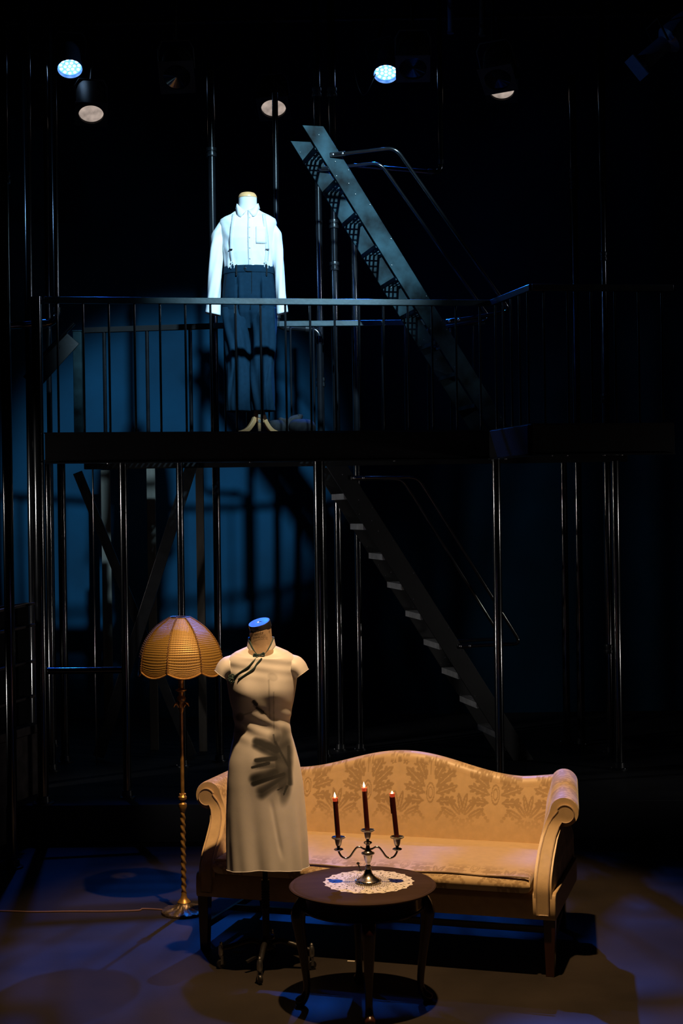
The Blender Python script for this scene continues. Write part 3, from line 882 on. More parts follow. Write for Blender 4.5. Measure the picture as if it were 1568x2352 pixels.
# wire cage below the canvas
for zz in (0.475, 0.56):
    m_ = MB(); m_.tube([(0.004 + 0.135 * math.cos(a), 0.088 * math.sin(a), zz) for a in np.linspace(0, 2 * math.pi, 40, endpoint=False)], 0.0025, 6, closed=True)
    part('cage_ring', m_, IRON, form)
for k in range(12):
    a = 2 * math.pi * k / 12
    m_ = MB(); m_.tube([(0.004 + 0.135 * math.cos(a), 0.088 * math.sin(a), 0.475), (0.004 + 0.13 * math.cos(a), 0.085 * math.sin(a), 0.62)], 0.002, 5)
    part('cage_wire', m_, IRON, form)

# --- the dress
dress = thing('dress', 'short-sleeved ivory silk cheongsam with ink lotus leaf print and teal frog fastenings', 'dress', (FX, FY, 0.46))
DZ = 0.46
WID = [(1.452, 0.062), (1.444, 0.082), (1.435, 0.102), (1.426, 0.122), (1.415, 0.142), (1.402, 0.156), (1.38, 0.165), (1.34, 0.164), (1.30, 0.158), (1.255, 0.152), (1.21, 0.144), (1.16, 0.133), (1.11, 0.125),
       (1.08, 0.125), (1.04, 0.134), (1.00, 0.144), (0.93, 0.159), (0.84, 0.170), (0.70, 0.179), (0.58, 0.183), (0.46, 0.184)]
DEPF = [(1.452, 0.052), (1.43, 0.066), (1.40, 0.080), (1.34, 0.094), (1.25, 0.104), (1.18, 0.097), (1.10, 0.088), (1.04, 0.094), (0.95, 0.104), (0.84, 0.110), (0.46, 0.118)]
DEPB = [(1.452, 0.052), (1.43, 0.066), (1.40, 0.078), (1.30, 0.090), (1.20, 0.084), (1.10, 0.072), (1.0, 0.088), (0.88, 0.108), (0.46, 0.112)]
OX = [(1.452, -0.002), (1.10, -0.004), (0.84, 0.004), (0.46, 0.009)]
def smooth_tab(tab, n=500):
    zs = np.linspace(0.46, 1.452, n); v = np.array([interp(tab, z) for z in zs])
    k = 21; pad = np.pad(v, k // 2, mode='edge'); v2 = np.convolve(pad, np.ones(k) / k, 'valid')
    v2[-14:] = v[-14:]
    return zs, v2
ST = {n_: smooth_tab(t_) for n_, t_ in (('w', WID), ('f', DEPF), ('b', DEPB), ('o', OX))}
def sv(n_, z): return float(np.interp(z, *ST[n_]))
def dress_point(a, z):
    """a: angle, -pi/2 is the front"""
    c, s = math.cos(a), math.sin(a)
    wx = sv('w', z); dy = sv('f', z) if s < 0 else sv('b', z)
    e = 0.92
    x = wx * math.copysign(abs(c) ** e, c); y = dy * math.copysign(abs(s) ** e, s)
    if s < 0:                                            # bust
        for bx in (-0.072, 0.072):
            y -= 0.022 * math.exp(-((x - bx) / 0.055) ** 2 - ((z - 1.262) / 0.075) ** 2)
        y -= 0.010 * math.exp(-(x / 0.07) ** 2 - ((z - 0.93) / 0.09) ** 2)
    t = max(0.0, (1.0 - z) / 0.54)
    f = 0.0045 * t * math.sin(5 * a + 1.0) + 0.0035 * t * math.sin(9 * a + 3.2 * z) + 0.003 * t * t * math.sin(14 * a + 6 * z + 1)
    wr = 0.0022 * math.exp(-((z - 1.11) / 0.07) ** 2) * math.sin(95 * z + 5 * x * 9) * (1 if s < 0 else 0.4)
    wr += 0.0016 * math.exp(-((z - 1.37) / 0.05) ** 2) * math.sin(130 * z + 22 * x)
    # long pull fold towards the hem
    wr -= 0.006 * t * math.exp(-((x - 0.035 - (0.76 - z) * 0.16) / 0.009) ** 2) * float(sm(0.5, 0.58, z) * (1 - sm(0.74, 0.80, z)))
    k = 1 + (f + wr) / max(0.05, math.hypot(x, y))
    zo = z - 0.034 * max(0.0, -s) ** 2 * float(sm(1.395, 1.452, z))
    return Vector((sv('o', z) + x * k, y * k, zo))
NZ, NA = 330, 240
zs = np.linspace(0.462, 1.452, NZ)
mb = MB(); rs = []
ang = np.linspace(0, 2 * math.pi, NA, endpoint=False)
for z in zs:
    rs.append([dress_point(a, z) - Vector((0, 0, DZ)) + Vector((0, 0, 0.006 * math.sin(3 * a) * (1 - sm(0.462, 0.52, z)))) for a in ang])
mb.rings(rs, cap=False)
# ink print in the picture frame of the photographed garment
V = np.array(mb.v)
_Y = FY + V[:, 1]
_a = (FX + V[:, 0]) / _Y * F_PX; _b = (HC - V[:, 2] - DZ) / _Y * F_PX     # where the print sits on the garment
U = CX + _a + _b * ROLL; W_ = CY + _b - _a * ROLL
fr = (V[:, 1] < 0)
ink = np.zeros(len(V))
def stroke(p0, p1, w0, w1, dark, soft=0.5):
    global ink
    p0, p1 = np.array(p0, float), np.array(p1, float); d = p1 - p0; L2 = d @ d
    t = np.clip(((U - p0[0]) * d[0] + (W_ - p0[1]) * d[1]) / L2, 0, 1)
    dist = np.hypot(U - p0[0] - t * d[0], W_ - p0[1] - t * d[1])
    wd = w0 + (w1 - w0) * t
    v_ = dark * (1 - sm(wd * (1 - soft), wd * (1 + soft), dist))
    ink = np.maximum(ink, v_)
def wash(cx, cy, rx, ry, ang_, dark, soft=0.35):
    global ink
    d = np.sqrt(ell(U, W_, cx, cy, rx, ry, ang_))
    ink = np.maximum(ink, dark * (1 - sm(1 - soft, 1 + soft, d)))
wash(650, 1752, 21, 74, 0.05, 0.66, 0.30); wash(640, 1705, 20, 24, -0.3, 0.60, 0.6); wash(630, 1765, 28, 58, 0, 0.36, 0.7); wash(655, 1800, 14, 44, 0.1, 0.50, 0.4)
stroke((588, 1703), (634, 1722), 8, 15, 0.88, 0.7); stroke((588, 1712), (642, 1738), 8, 12, 0.74, 0.8); stroke((588, 1747), (632, 1742), 5, 7, 0.92, 0.5); stroke((579, 1763), (616, 1753), 3, 5, 0.96, 0.4)
stroke((592, 1756), (636, 1760), 9, 11, 0.55, 0.9); stroke((584, 1789), (634, 1774), 10, 13, 0.78, 0.8); stroke((582, 1800), (652, 1778), 6, 5, 0.92, 0.5); stroke((600, 1817), (652, 1784), 10, 8, 0.72, 0.8)
stroke((600, 1826), (645, 1800), 9, 7, 0.60, 0.9); stroke((632, 1705), (662, 1760), 5, 4, 0.84, 0.7); stroke((662, 1715), (665, 1800), 6, 6, 0.80, 0.7); stroke((651, 1826), (659, 1806), 2, 3.5, 0.97, 0.4)
stroke((637, 1815), (648, 1809), 1.6, 1.6, 0.97, 0.3); stroke((628, 1688), (634, 1730), 2.5, 3, 0.78, 0.7)
# bird on a twig
stroke((583, 1612), (588, 1618), 4.5, 4.5, 0.94, 0.2); stroke((590, 1626), (602, 1636), 3.2, 4.6, 0.95, 0.2); stroke((602, 1636), (611, 1641), 3, 1, 0.95, 0.2); stroke((598, 1634), (604, 1640), 2.5, 0.8, 0.95, 0.2)
stroke((586, 1620), (598, 1632), 5, 5, 0.28, 0.3); stroke((556, 1643), (594, 1631), 1.6, 1.2, 0.22, 0.4); wash(551, 1647, 9, 10, 0.4, 0.26, 0.3)
wash(626, 1555, 12, 9, 0.5, 0.10, 0.2); stroke((617, 1562), (619, 1650), 1.8, 1.4, 0.16, 0.4); stroke((628, 1590), (629, 1690), 1.2, 1.2, 0.22, 0.4)
nz = 0.93 + 0.12 * np.sin(U * 0.13 + 2 * np.sin(W_ * 0.07)) * np.sin(W_ * 0.12 + U * 0.05)
ink = (1 - (1 - np.clip(ink * np.where(ink < 0.8, nz, 1), 0, 1)) ** 2.8) * fr
dr_o = part('dress_body', mb, SILK, dress, attr=ink, smooth=80)
so = dr_o.modifiers.new('cloth', 'SOLIDIFY'); so.thickness = 0.0012; so.offset = -1
# hem binding
hm = MB(); hm.tube([Vector(p) + Vector((0, 0, 0.0)) for p in rs[0]], 0.0016, 6, closed=True)
part('hem', hm, SILK_PLAIN, dress)
# cap sleeves
for sg in (-1, 1):
    mb = MB(); rs2 = []
    NS = 18
    up = spline([(0.140, 0, 1.413), (0.172, 0, 1.402), (0.196, 0, 1.378), (0.211, 0, 1.346)], NS)
    low = spline([(0.128, 0, 1.300), (0.132, 0, 1.298), (0.137, 0, 1.297), (0.142, 0, 1.297)], NS)
    for i in range(NS):
        t = i / (NS - 1)
        c_ = (up[i] + low[i]) / 2; h_ = (up[i] - low[i]) / 2
        ring = []
        for j in range(48):
            a = 2 * math.pi * j / 48
            p_ = c_ + h_ * math.sin(a)
            y = math.copysign((0.060 - 0.004 * t) * (1 - math.sin(a) ** 2) ** 0.75, math.cos(a)) + 0.003 * t * math.sin(4 * a)
            bul = -0.006 * math.cos(a) ** 2 * t
            ring.append((sg * (p_.x + bul) - 0.003, y - 0.004, p_.z - DZ))
        rs2.append(ring)
    mb.rings(rs2, cap=False)
    o = part('cap_sleeve', mb, SILK_PLAIN, dress, smooth=80)
    so = o.modifiers.new('cloth', 'SOLIDIFY'); so.thickness = 0.0012; so.offset = -1
    hb = MB(); hb.tube(rs2[-1], 0.0018, 6, closed=True); part('sleeve_hem', hb, SILK_PLAIN, o)
# stand collar, opening at the front
mb = MB(); rs2 = []; edge = []
NCOL = 60
for i in range(NCOL):
    a = -math.pi / 2 + 0.02 + (2 * math.pi - 0.04) * i / (NCOL - 1)
    d = min(abs(a + math.pi / 2), abs(a - 3 * math.pi / 2))
    hgt = 0.040 * float(sm(0.0, 1.5, d)) + 0.001
    col = []
    for k in range(5):
        t = k / 4
        r = 0.0645 - 0.008 * t; ry = 0.058 - 0.004 * t
        base = 1.449 - 0.036 * max(0, -math.sin(a)) ** 2
        col.append(Vector((-0.003 + r * math.cos(a), 0.001 + ry * math.sin(a) - 0.004 * max(0, -math.sin(a)) ** 3, base + hgt * t - DZ)))
    rs2.append(col); edge.append(col[-1])
vs = [p for c_ in rs2 for p in c_]
mb.add(vs, [(i * 5 + k, i * 5 + k + 1, (i + 1) * 5 + k + 1, (i + 1) * 5 + k) for i in range(NCOL - 1) for k in range(4)])
o = part('collar', mb, SILK_PLAIN, dress, smooth=80)
so = o.modifiers.new('cloth', 'SOLIDIFY'); so.thickness = 0.002; so.offset = 0
tr = MB(); tr.tube(edge, 0.0030, 7); part('collar_piping', tr, GREEN, dress)
# frog fastening at the throat and twin cords to the underarm flower
_front = np.where(fr)[0]
def on_dress(px, py, lift=0.004):
    i = _front[np.argmin((U[_front] - px) ** 2 + (W_[_front] - py) ** 2)]
    p_ = Vector(V[i]); n_ = Vector((p_.x * 0.6, p_.y, 0)).normalized()
    return p_ + n_ * lift
for pa, pb, pc in (((592, 1508), (572, 1530), (541, 1553)), ((600, 1512), (582, 1536), (547, 1561))):
    tr = MB(); tr.tube(spline([on_dress(*pa), on_dress(*((pa[0] + pb[0]) / 2 - 1, (pa[1] + pb[1]) / 2)), on_dress(*pb), on_dress(*((pc[0] + pb[0]) / 2, (pc[1] + pb[1]) / 2)), on_dress(*pc)], 40), 0.0032, 7)
    part('piping_cord', tr, GREEN, dress)
fg = MB()
c0 = on_dress(595, 1503, 0.008)
fg.ball(c0, (0.006, 0.005, 0.005), 10, 7)
for sg in (-1, 1):
    loop = [c0 + Vector((sg * (0.004 + 0.020 * math.sin(t) ** 0.7 if math.sin(t) > 0 else 0.004), -0.001, 0.007 * math.sin(2 * t) * 0.9 + sg * 0.003 * math.sin(t))) for t in np.linspace(0, math.pi, 18)]
    fg.tube(loop, 0.0034, 7)
    fg.ball(c0 + Vector((sg * 0.019, 0.001, sg * 0.002)), (0.008, 0.004, 0.006), 10, 6)
part('frog_button', fg, GREEN, dress)
fl = MB()
c1 = on_dress(536, 1559, 0.008)
for k in range(6):
    a = k * math.pi / 3 + 0.3
    d_ = Vector((math.cos(a) * 0.9, -0.001, math.sin(a)))
    loop = [c1 + d_ * (0.004 + 0.015 * math.sin(t)) + Vector((-math.sin(a), 0, math.cos(a))) * 0.006 * math.sin(2 * t) for t in np.linspace(0, math.pi, 16)]
    fl.tube(loop, 0.0027, 6)
fl.ball(c1 + Vector((0, -0.004, 0)), (0.005, 0.005, 0.005), 10, 7)
part('flower_knot', fl, GREEN, dress)

# ================================================================== UPPER MANNEQUIN
DECK = 2.568
MX, MY = -0.610, 9.70
mk = MY / F_PX
def mz(py): return HC + (CY - (py - 3.0)) * mk - DECK
def mxx(px, py): return (px - CX - (py - CY) * ROLL) * mk - MX
mann = thing('mannequin', 'headless mannequin with wooden neck cap and tripod behind the upper railing', 'mannequin', (MX, MY, DECK))
m_ = MB(); rs = []
for z, rx, ry in ((1.0, 0.12, 0.085), (1.25, 0.14, 0.10), (1.42, 0.15, 0.08), (1.50, 0.10, 0.070), (1.545, 0.066, 0.062), (1.58, 0.0625, 0.060), (1.632, 0.0625, 0.060)):
    rs.append([(rx * math.cos(a), ry * math.sin(a), z) for a in np.linspace(0, 2 * math.pi, 40, endpoint=False)])
m_.rings(rs); part('torso', m_, WHITEM, mann, smooth=60)
m_ = MB(); m_.lathe([(0.060, 1.630), (0.0635, 1.632), (0.0640, 1.637), (0.058, 1.652), (0.048, 1.663), (0.034, 1.668), (0.0005, 1.669)], 40)
part('neck_cap', m_, PALEWOOD, mann, smooth=35)
m_ = MB(); m_.lathe([(0.016, 0.14), (0.016, 1.02)], 16, (0.060, 0, 0)); part('centre_post', m_, PALEWOOD, mann)
m_ = MB(); m_.lathe([(0.030, 0.10), (0.032, 0.13), (0.026, 0.16), (0.018, 0.19)], 20, (0.060, 0, 0)); part('leg_hub', m_, PALEWOOD, mann)
LEGS = [((-0.86, -0.51), 0.215), ((0.10, -0.99), 0.20), ((0.82, 0.57), 0.215)]
legs_m = []
for (dx_, dy_), ln in LEGS:
    prof = spline([(0.006, 0.185, 0), (0.022, 0.150, 0), (0.055, 0.085, 0), (0.11, 0.035, 0), (ln, 0.012, 0)], 16)
    mb = MB(); rs = []
    for i, p in enumerate(prof):
        t = i / 15
        hw = 0.015; th = 0.027 - 0.010 * t
        nx = -dy_; ny = dx_
        q0 = Vector((0.060 + dx_ * p.x, dy_ * p.x, p.y))
        nv = Vector((dx_ * 0.75 * (1 - t * 0.8), dy_ * 0.75 * (1 - t * 0.8), 0.66 + 0.34 * t)).normalized()
        sd = Vector((nx, ny, 0))
        rs.append([q0 + sd * hw + nv * th, q0 - sd * hw + nv * th, q0 - sd * hw - nv * th * 0.6, q0 + sd * hw - nv * th * 0.6])
    mb.rings(rs); mb.v = [(x, y, max(z, 0.0)) for x, y, z in mb.v]
    legs_m.append(part('leg', mb, PALEWOOD, mann, bevel=0.004))
m_ = MB()
for zc in (0.105, 0.140):
    m_.box((0.060 + 0.005, -0.062 - (0.14 - zc) * 0.5, zc), (0.017, 0.004, 0.022), Matrix.Rotation(0.5, 3, 'X'))
part('white_tape', m_, TAPE, legs_m[1])

# --- shirt
shirt = thing('shirt', 'white long-sleeved dress shirt with pointed collar on the mannequin', 'shirt', (MX, MY, DECK + 1.12))
SZ = 1.12
SW = [(1.13, 0.160), (1.17, 0.163), (1.22, 0.170), (1.30, 0.172), (1.38, 0.180), (1.43, 0.190), (1.46, 0.196), (1.485, 0.188), (1.505, 0.155), (1.525, 0.115), (1.545, 0.082), (1.56, 0.072)]
SD = [(1.13, 0.100), (1.17, 0.108), (1.25, 0.122), (1.34, 0.126), (1.42, 0.112), (1.47, 0.088), (1.51, 0.074), (1.56, 0.066)]
mb = MB(); rs = []
for z in np.linspace(1.13, 1.56, 90):
    ring = []
    for j in range(120):
        a = 2 * math.pi * j / 120; c, s = math.cos(a), math.sin(a)
        wx = interp(SW, z); dy = interp(SD, z)
        x = wx * math.copysign(abs(c) ** 0.85, c); y = dy * math.copysign(abs(s) ** 0.85, s)
        lo = float(1 - sm(1.13, 1.30, z))
        f = 0.007 * lo * math.sin(7 * a + 10 * z) + 0.004 * lo * math.sin(13 * a + 1)
        f += 0.004 * math.exp(-((abs(x) - 0.13) / 0.03) ** 2) * math.sin(60 * z + 40 * x)
        f -= 0.005 * math.exp(-((x - 0.09 - (1.27 - z) * 0.35) / 0.008) ** 2) * float(sm(1.13, 1.17, z) * (1 - sm(1.24, 1.29, z)))
        k = 1 + f / math.hypot(x, y)
        ring.append((x * k, y * k, z - SZ - 0.055 * max(0, -s) ** 2 * float(sm(1.49, 1.56, z))))
    rs.append(ring)
mb.rings(rs, cap=False); part('shirt_body', mb, SHIRTM, shirt, smooth=80)
def sleeve(sg, pts, rad, seed):
    P = spline(pts, 70); R = np.interp(np.linspace(0, 1, 70), np.linspace(0, 1, len(rad)), rad)
    mb = MB(); rs = []
    for i, p in enumerate(P):
        t = i / 69
        ring = []
        for j in range(44):
            a = 2 * math.pi * j / 44
            fold = 1 + 0.07 * math.sin(3 * a + 5 * t + seed) + 0.05 * math.sin(5 * a + seed * 2 + 14 * t) + 0.05 * math.sin(2 * a + 30 * t + seed) * math.exp(-((t - 0.25) / 0.15) ** 2)
            ring.append((p.x + R[i] * fold * math.cos(a), p.y + R[i] * 1.12 * fold * math.sin(a), p.z - SZ))
        rs.append(ring)
    mb.rings(rs, cap=True)
    sl = part('sleeve', mb, SHIRTM, shirt, smooth=80)
    # cuff
    e = P[-1]; d = (P[-1] - P[-6]).normalized()
    mb = MB(); rs = []
    for t in np.linspace(-0.15, 1, 8):
        ring = []
        for j in range(44):
            a = 2 * math.pi * j / 44
            r = R[-1] * (1.06 + 0.06 * t)
            q_ = e + d * 0.062 * t
            ring.append((q_.x + r * 1.05 * math.cos(a), q_.y + r * 1.1 * math.sin(a), q_.z - SZ + sg * 0.010 * t * math.cos(a)))
        rs.append(ring)
    mb.rings(rs, cap=False)
    cf = part('cuff', mb, SHIRTM, sl, smooth=80)
    so = cf.modifiers.new('cloth', 'SOLIDIFY'); so.thickness = 0.003; so.offset = -1
sleeve(-1, [(mxx(514, 503), 0.0, mz(503)), (mxx(500, 540), -0.004, mz(545)), (mxx(496, 600), -0.01, mz(600)), (mxx(494, 650), -0.022, mz(650)), (mxx(491, 702), -0.035, mz(702))],
       [0.020, 0.046, 0.046, 0.044, 0.045, 0.045], 0.4)
sleeve(1, [(mxx(618, 503), 0.0, mz(503)), (mxx(633, 540), -0.002, mz(545)), (mxx(640, 600), -0.006, mz(600)), (mxx(643, 650), -0.016, mz(650)), (mxx(647, 702), -0.026, mz(702))],
       [0.020, 0.042, 0.037, 0.034, 0.034, 0.034], 2.1)
# collar: standing band + two pointed leaves
mb = MB(); rs = []
for z, r in ((1.540, 0.074), (1.565, 0.071), (1.590, 0.069)):
    rs.append([(r * math.cos(a), r * 0.95 * math.sin(a) - 0.004, z - 0.058 * max(0, -math.sin(a)) ** 2 - SZ) for a in np.linspace(0, 2 * math.pi, 48, endpoint=False)])
mb.rings(rs, cap=False); part('collar_band', mb, SHIRTM, shirt, smooth=80)
for sg in (-1, 1):
    ins, outs = [], []
    mb = MB()
    n = 20
    for i in range(n):
        t = i / (n - 1)
        a = math.pi / 2 + sg * -1 * (math.pi * t * 0.985)
        r = 0.0715
        fr_ = max(0, -math.sin(a)) ** 2
        top = Vector((r * math.cos(a), r * 0.95 * math.sin(a) - 0.005, 1.593 - 0.060 * fr_ - SZ))
        k_ = float(sm(0.62, 1.0, t))
        bot = Vector((r * (1.10 + 0.10 * t) * math.cos(a) + sg * 0.036 * k_, r * 1.06 * math.sin(a) - 0.006 - 0.005 * k_, top.z - 0.036 - 0.010 * k_))
        ins.append(top); outs.append(bot)
    vs = []
    for a_, b_ in zip(ins, outs): vs += [a_, a_.lerp(b_, 0.5) + Vector((0, -0.003, 0)), b_]
    mb.add(vs, [(i * 3 + k, i * 3 + k + 1, (i + 1) * 3 + k + 1, (i + 1) * 3 + k) for i in range(n - 1) for k in range(2)])
    o = part('collar_leaf', mb, SHIRTM, shirt, smooth=60)
    so = o.modifiers.new('cloth', 'SOLIDIFY'); so.thickness = 0.0022; so.offset = 1
def shirt_front(x, z, lift=0.002):
    wx = interp(SW, z); dy = interp(SD, z)
    c = min(1.0, abs(x) / wx) ** (1 / 0.85); s = math.sqrt(max(0, 1 - c * c))
    return Vector((x, -dy * s ** 0.85 - lift, z - SZ))
mb = MB(); vs = []; fs = []
zz = np.linspace(1.145, 1.535, 30)
for z in zz:
    for k, x in enumerate((0.006, 0.014, 0.024, 0.032)):
        vs.append(shirt_front(x + 0.010 * 0, z, 0.0045 if k in (1, 2) else 0.003))
mb.add(vs, [(i * 4 + k, i * 4 + k + 1, i * 4 + 5 + k, i * 4 + 4 + k) for i in range(29) for k in range(3)])
o = part('placket', mb, SHIRTM, shirt); so = o.modifiers.new('cloth', 'SOLIDIFY'); so.thickness = 0.002; so.offset = 1
for z in (1.20, 1.27, 1.34, 1.41, 1.48):
    mb = MB(); c_ = shirt_front(0.019, z, 0.009); mb.ball(c_, (0.0055, 0.002, 0.0055), 10, 5); part('button', mb, WEBBING, shirt)
mb = MB(); vs = []
for z in np.linspace(1.30, 1.415, 8):
    for x in np.linspace(0.060, 0.128, 8): vs.append(shirt_front(x, z, 0.0035 if z < 1.41 else 0.005))
mb.add(vs, [(i * 8 + k, i * 8 + k + 1, i * 8 + 9 + k, i * 8 + 8 + k) for i in range(7) for k in range(7)])
o = part('breast_pocket', mb, SHIRTM, shirt); so = o.modifiers.new('cloth', 'SOLIDIFY'); so.thickness = 0.002; so.offset = 1

# --- suspenders
sus = thing('suspenders', 'pale elastic suspenders with metal clips over the white shirt', 'suspenders', (MX, MY, DECK + 1.12))
for sg in (-1, 1):
    mb = MB(); vs = []; xs_ = []
    path = [(sg * 0.090, 1.508), (sg * 0.098, 1.44), (sg * 0.108, 1.36), (sg * 0.112, 1.26), (sg * 0.106, 1.20), (sg * 0.102, 1.175)]
    path = [(x + (0.0 if sg < 0 else 0.022), z) for x, z in path]
    n = 30
    for i in range(n):
        t = i / (n - 1) * (len(path) - 1); j = min(int(t), len(path) - 2); u = t - j
        x = path[j][0] * (1 - u) + path[j + 1][0] * u; z = path[j][1] * (1 - u) + path[j + 1][1] * u
        for d_ in (-0.011, 0, 0.011): vs.append(shirt_front(x + d_, z, 0.0035))
    mb.add(vs, [(i * 3 + k, i * 3 + k + 1, i * 3 + 4 + k, i * 3 + 3 + k) for i in range(n - 1) for k in range(2)])
    st = part('strap', mb, WEBBING, sus); so = st.modifiers.new('cloth', 'SOLIDIFY'); so.thickness = 0.002; so.offset = 1
    x0 = path[3][0]
    c_ = shirt_front(x0, 1.262, 0.013); part('adjuster', MB().box(c_, (0.026, 0.004, 0.008), Matrix.Rotation(sg * 0.3, 3, 'Z')), STRAPMETAL, st, bevel=0.001)
    c_ = shirt_front(path[5][0], 1.176, 0.014); mb = MB(); mb.ball(c_, (0.013, 0.004, 0.011), 12, 6); part('leather_tab', mb, WEBBING, st)
    mb = MB(); mb.ball(c_ + Vector((0, -0.004, 0)), (0.003, 0.002, 0.003), 8, 5); part('stud', mb, STRAPMETAL, st)
    mb = MB(); mb.tube([c_ + Vector((-0.004, -0.001, -0.006)), c_ + Vector((-0.012, 0, -0.024)), c_ + Vector((-0.011, 0.004, -0.040))], 0.003, 6)
    mb.tube([c_ + Vector((0.004, -0.001, -0.006)), c_ + Vector((0.012, 0, -0.024)), c_ + Vector((0.011, 0.004, -0.040))], 0.003, 6)
    part('button_loop', mb, WEBBING, st)

# --- trousers
tro = thing('trousers', 'dark navy pleated wool trousers hanging on the mannequin', 'trousers', (MX, MY, DECK + 0.177))
TZ = 0.177
mb = MB(); rs = []
HW = [(1.156, 0.166), (1.12, 0.167), (1.06, 0.173), (0.98, 0.180), (0.90, 0.182), (0.82, 0.172), (0.74, 0.135)]
HD = [(1.156, 0.112), (1.06, 0.120), (0.95, 0.128), (0.84, 0.108), (0.74, 0.060)]
for z in np.linspace(0.74, 1.156, 60):
    ring = []
    for j in range(140):
        a = 2 * math.pi * j / 140; c, s = math.cos(a), math.sin(a)
        x = interp(HW, z) * math.copysign(abs(c) ** 0.9, c); y = interp(HD, z) * math.copysign(abs(s) ** 0.9, s)
        if s < 0:
            t = float(1 - sm(1.02, 1.12, z))
            for xc in (-0.072, 0.085):
                y += 0.016 * t * math.exp(-((x - xc) / 0.006) ** 2)
                y -= 0.008 * t * math.exp(-((x - xc - 0.020) / 0.014) ** 2)
            y += 0.020 * float(1 - sm(0.74, 0.95, z)) * math.exp(-((x - 0.006) / 0.012) ** 2)
        ring.append((x, y, z - TZ))
    rs.append(ring)
mb.rings(rs)
part('seat_and_hips', mb, TROUSER, tro, smooth=60)
for sg, x0, x1, hw1 in ((-1, -0.088, -0.072, 0.082), (1, 0.090, 0.084, 0.078)):
    mb = MB(); rs = []
    for z in np.linspace(0.177, 0.88, 90):
        t = max(0.0, (0.80 - z) / 0.623)
        cx = x0 + (x1 - x0) * t + 0.006 * math.sin(6 * t + sg)
        hw = 0.089 + (hw1 - 0.089) * t; hd = 0.112 - 0.014 * t - 0.02 * float(sm(0.80, 0.88, z))
        ring = []
        for j in range(90):
            a = 2 * math.pi * j / 90; c, s = math.cos(a), math.sin(a)
            x = hw * math.copysign(abs(c) ** 0.85, c); y = hd * math.copysign(abs(s) ** 0.9, s)
            if s < 0:
                y -= 0.012 * math.exp(-((x + 0.006 * sg) / 0.008) ** 2)
                y += 0.012 * math.exp(-((x - sg * 0.034 - 0.02 * math.sin(5 * t)) / 0.010) ** 2) * float(sm(0.1, 0.4, t))
            k = 1 + (0.004 * math.sin(4 * a + 7 * t + sg) + 0.004 * math.sin(7 * a - 9 * t)) / 0.09
            ring.append((cx + x * k, y * k, z - TZ))
        rs.append(ring)
    mb.rings(rs, cap=False)
    o = part('trouser_leg', mb, TROUSER, tro, smooth=60)
    so = o.modifiers.new('cloth', 'SOLIDIFY'); so.thickness = 0.002; so.offset = -1
mb = MB(); rs = []
for z, g in ((1.110, 0.004), (1.116, 0.006), (1.150, 0.005), (1.158, 0.002)):
    rs.append([((interp(HW, z) + g) * math.copysign(abs(math.cos(a)) ** 0.9, math.cos(a)), (interp(HD, z) + g) * math.copysign(abs(math.sin(a)) ** 0.9, math.sin(a)), z - TZ) for a in np.linspace(0, 2 * math.pi, 120, endpoint=False)])
mb.rings(rs); part('waistband', mb, TROUSER, tro, smooth=50)
def tfront(x, z, lift):
    c = min(1, abs(x) / interp(HW, z)) ** (1 / 0.9); s = math.sqrt(max(0, 1 - c * c))
    return Vector((x, -interp(HD, z) * s ** 0.9 - lift, z - TZ))
for x in (-0.074, 0.128):
    mb = MB(); mb.bar(tfront(x, 1.085, 0.011), tfront(x, 1.160, 0.011), 0.010, 0.003, (0, 1, 0)); part('belt_loop', mb, TROUSER_DK, tro)
mb = MB(); mb.tube([tfront(x, z, 0.0075) for x, z in ((0.030, 1.112), (0.0, 1.112), (-0.016, 1.117), (-0.024, 1.132), (-0.020, 1.148), (-0.012, 1.156))], 0.0022, 6); part('tab_edge', mb, TROUSER_DK, tro)
mb = MB(); mb.ball(tfront(-0.012, 1.133, 0.009), (0.006, 0.0025, 0.006), 12, 5); part('button', mb, STRAPMETAL, tro)
mb = MB(); mb.tube([tfront(0.028, 1.108, 0.003), tfront(0.027, 0.98, 0.003), tfront(0.016, 0.86, 0.002)], 0.0018, 6); part('fly_seam', mb, TROUSER_DK, tro)
mb = MB(); mb.tube([tfront(-0.145, 1.105, 0.002), tfront(-0.158, 1.02, 0.002), tfront(-0.163, 0.95, 0.002)], 0.0018, 6); part('pocket_seam', mb, TROUSER_DK, tro)

# --- sandbag weighing the tripod down
sp_ = at(662, 985, 9.86)
bag = thing('sandbag', 'black saddle sandbag lying at the foot of the mannequin', 'sandbag', (sp_.x, 9.86, DECK))
for dx_, rx, ry, rzz, seed in ((-0.075, 0.074, 0.10, 0.062, 0.3), (0.088, 0.098, 0.12, 0.064, 1.7)):
    mb = MB(); rs = []
    for i in range(19):
        t = math.pi * (0.015 + 0.97 * i / 18)
        ring = []
        for j in range(36):
            a = 2 * math.pi * j / 36
            k = 1 + 0.05 * math.sin(3 * a + seed) * math.sin(t) + 0.03 * math.sin(7 * a + 4 * t)
            x = rx * math.sin(t) ** 0.8 * math.cos(a) * k; y = ry * math.sin(t) ** 0.8 * math.sin(a) * k; z = rzz + rzz * math.cos(t)
            ring.append((dx_ + x, y, max(z + 0.012 * math.sin(t), 0.0)))
        rs.append(ring)
    mb.rings(rs); part('sand_lobe', mb, SANDBAGM, bag, smooth=80)
mb = MB()
mb.tube(spline([(-0.07, -0.01, 0.122), (-0.03, -0.03, 0.118), (0.0, -0.04, 0.095), (0.03, -0.03, 0.120), (0.07, -0.01, 0.135), (0.085, 0.0, 0.150)], 24), [0.016, 0.02, 0.022, 0.020, 0.017, 0.018, 0.022, 0.024] * 3, 9, squash=0.5)
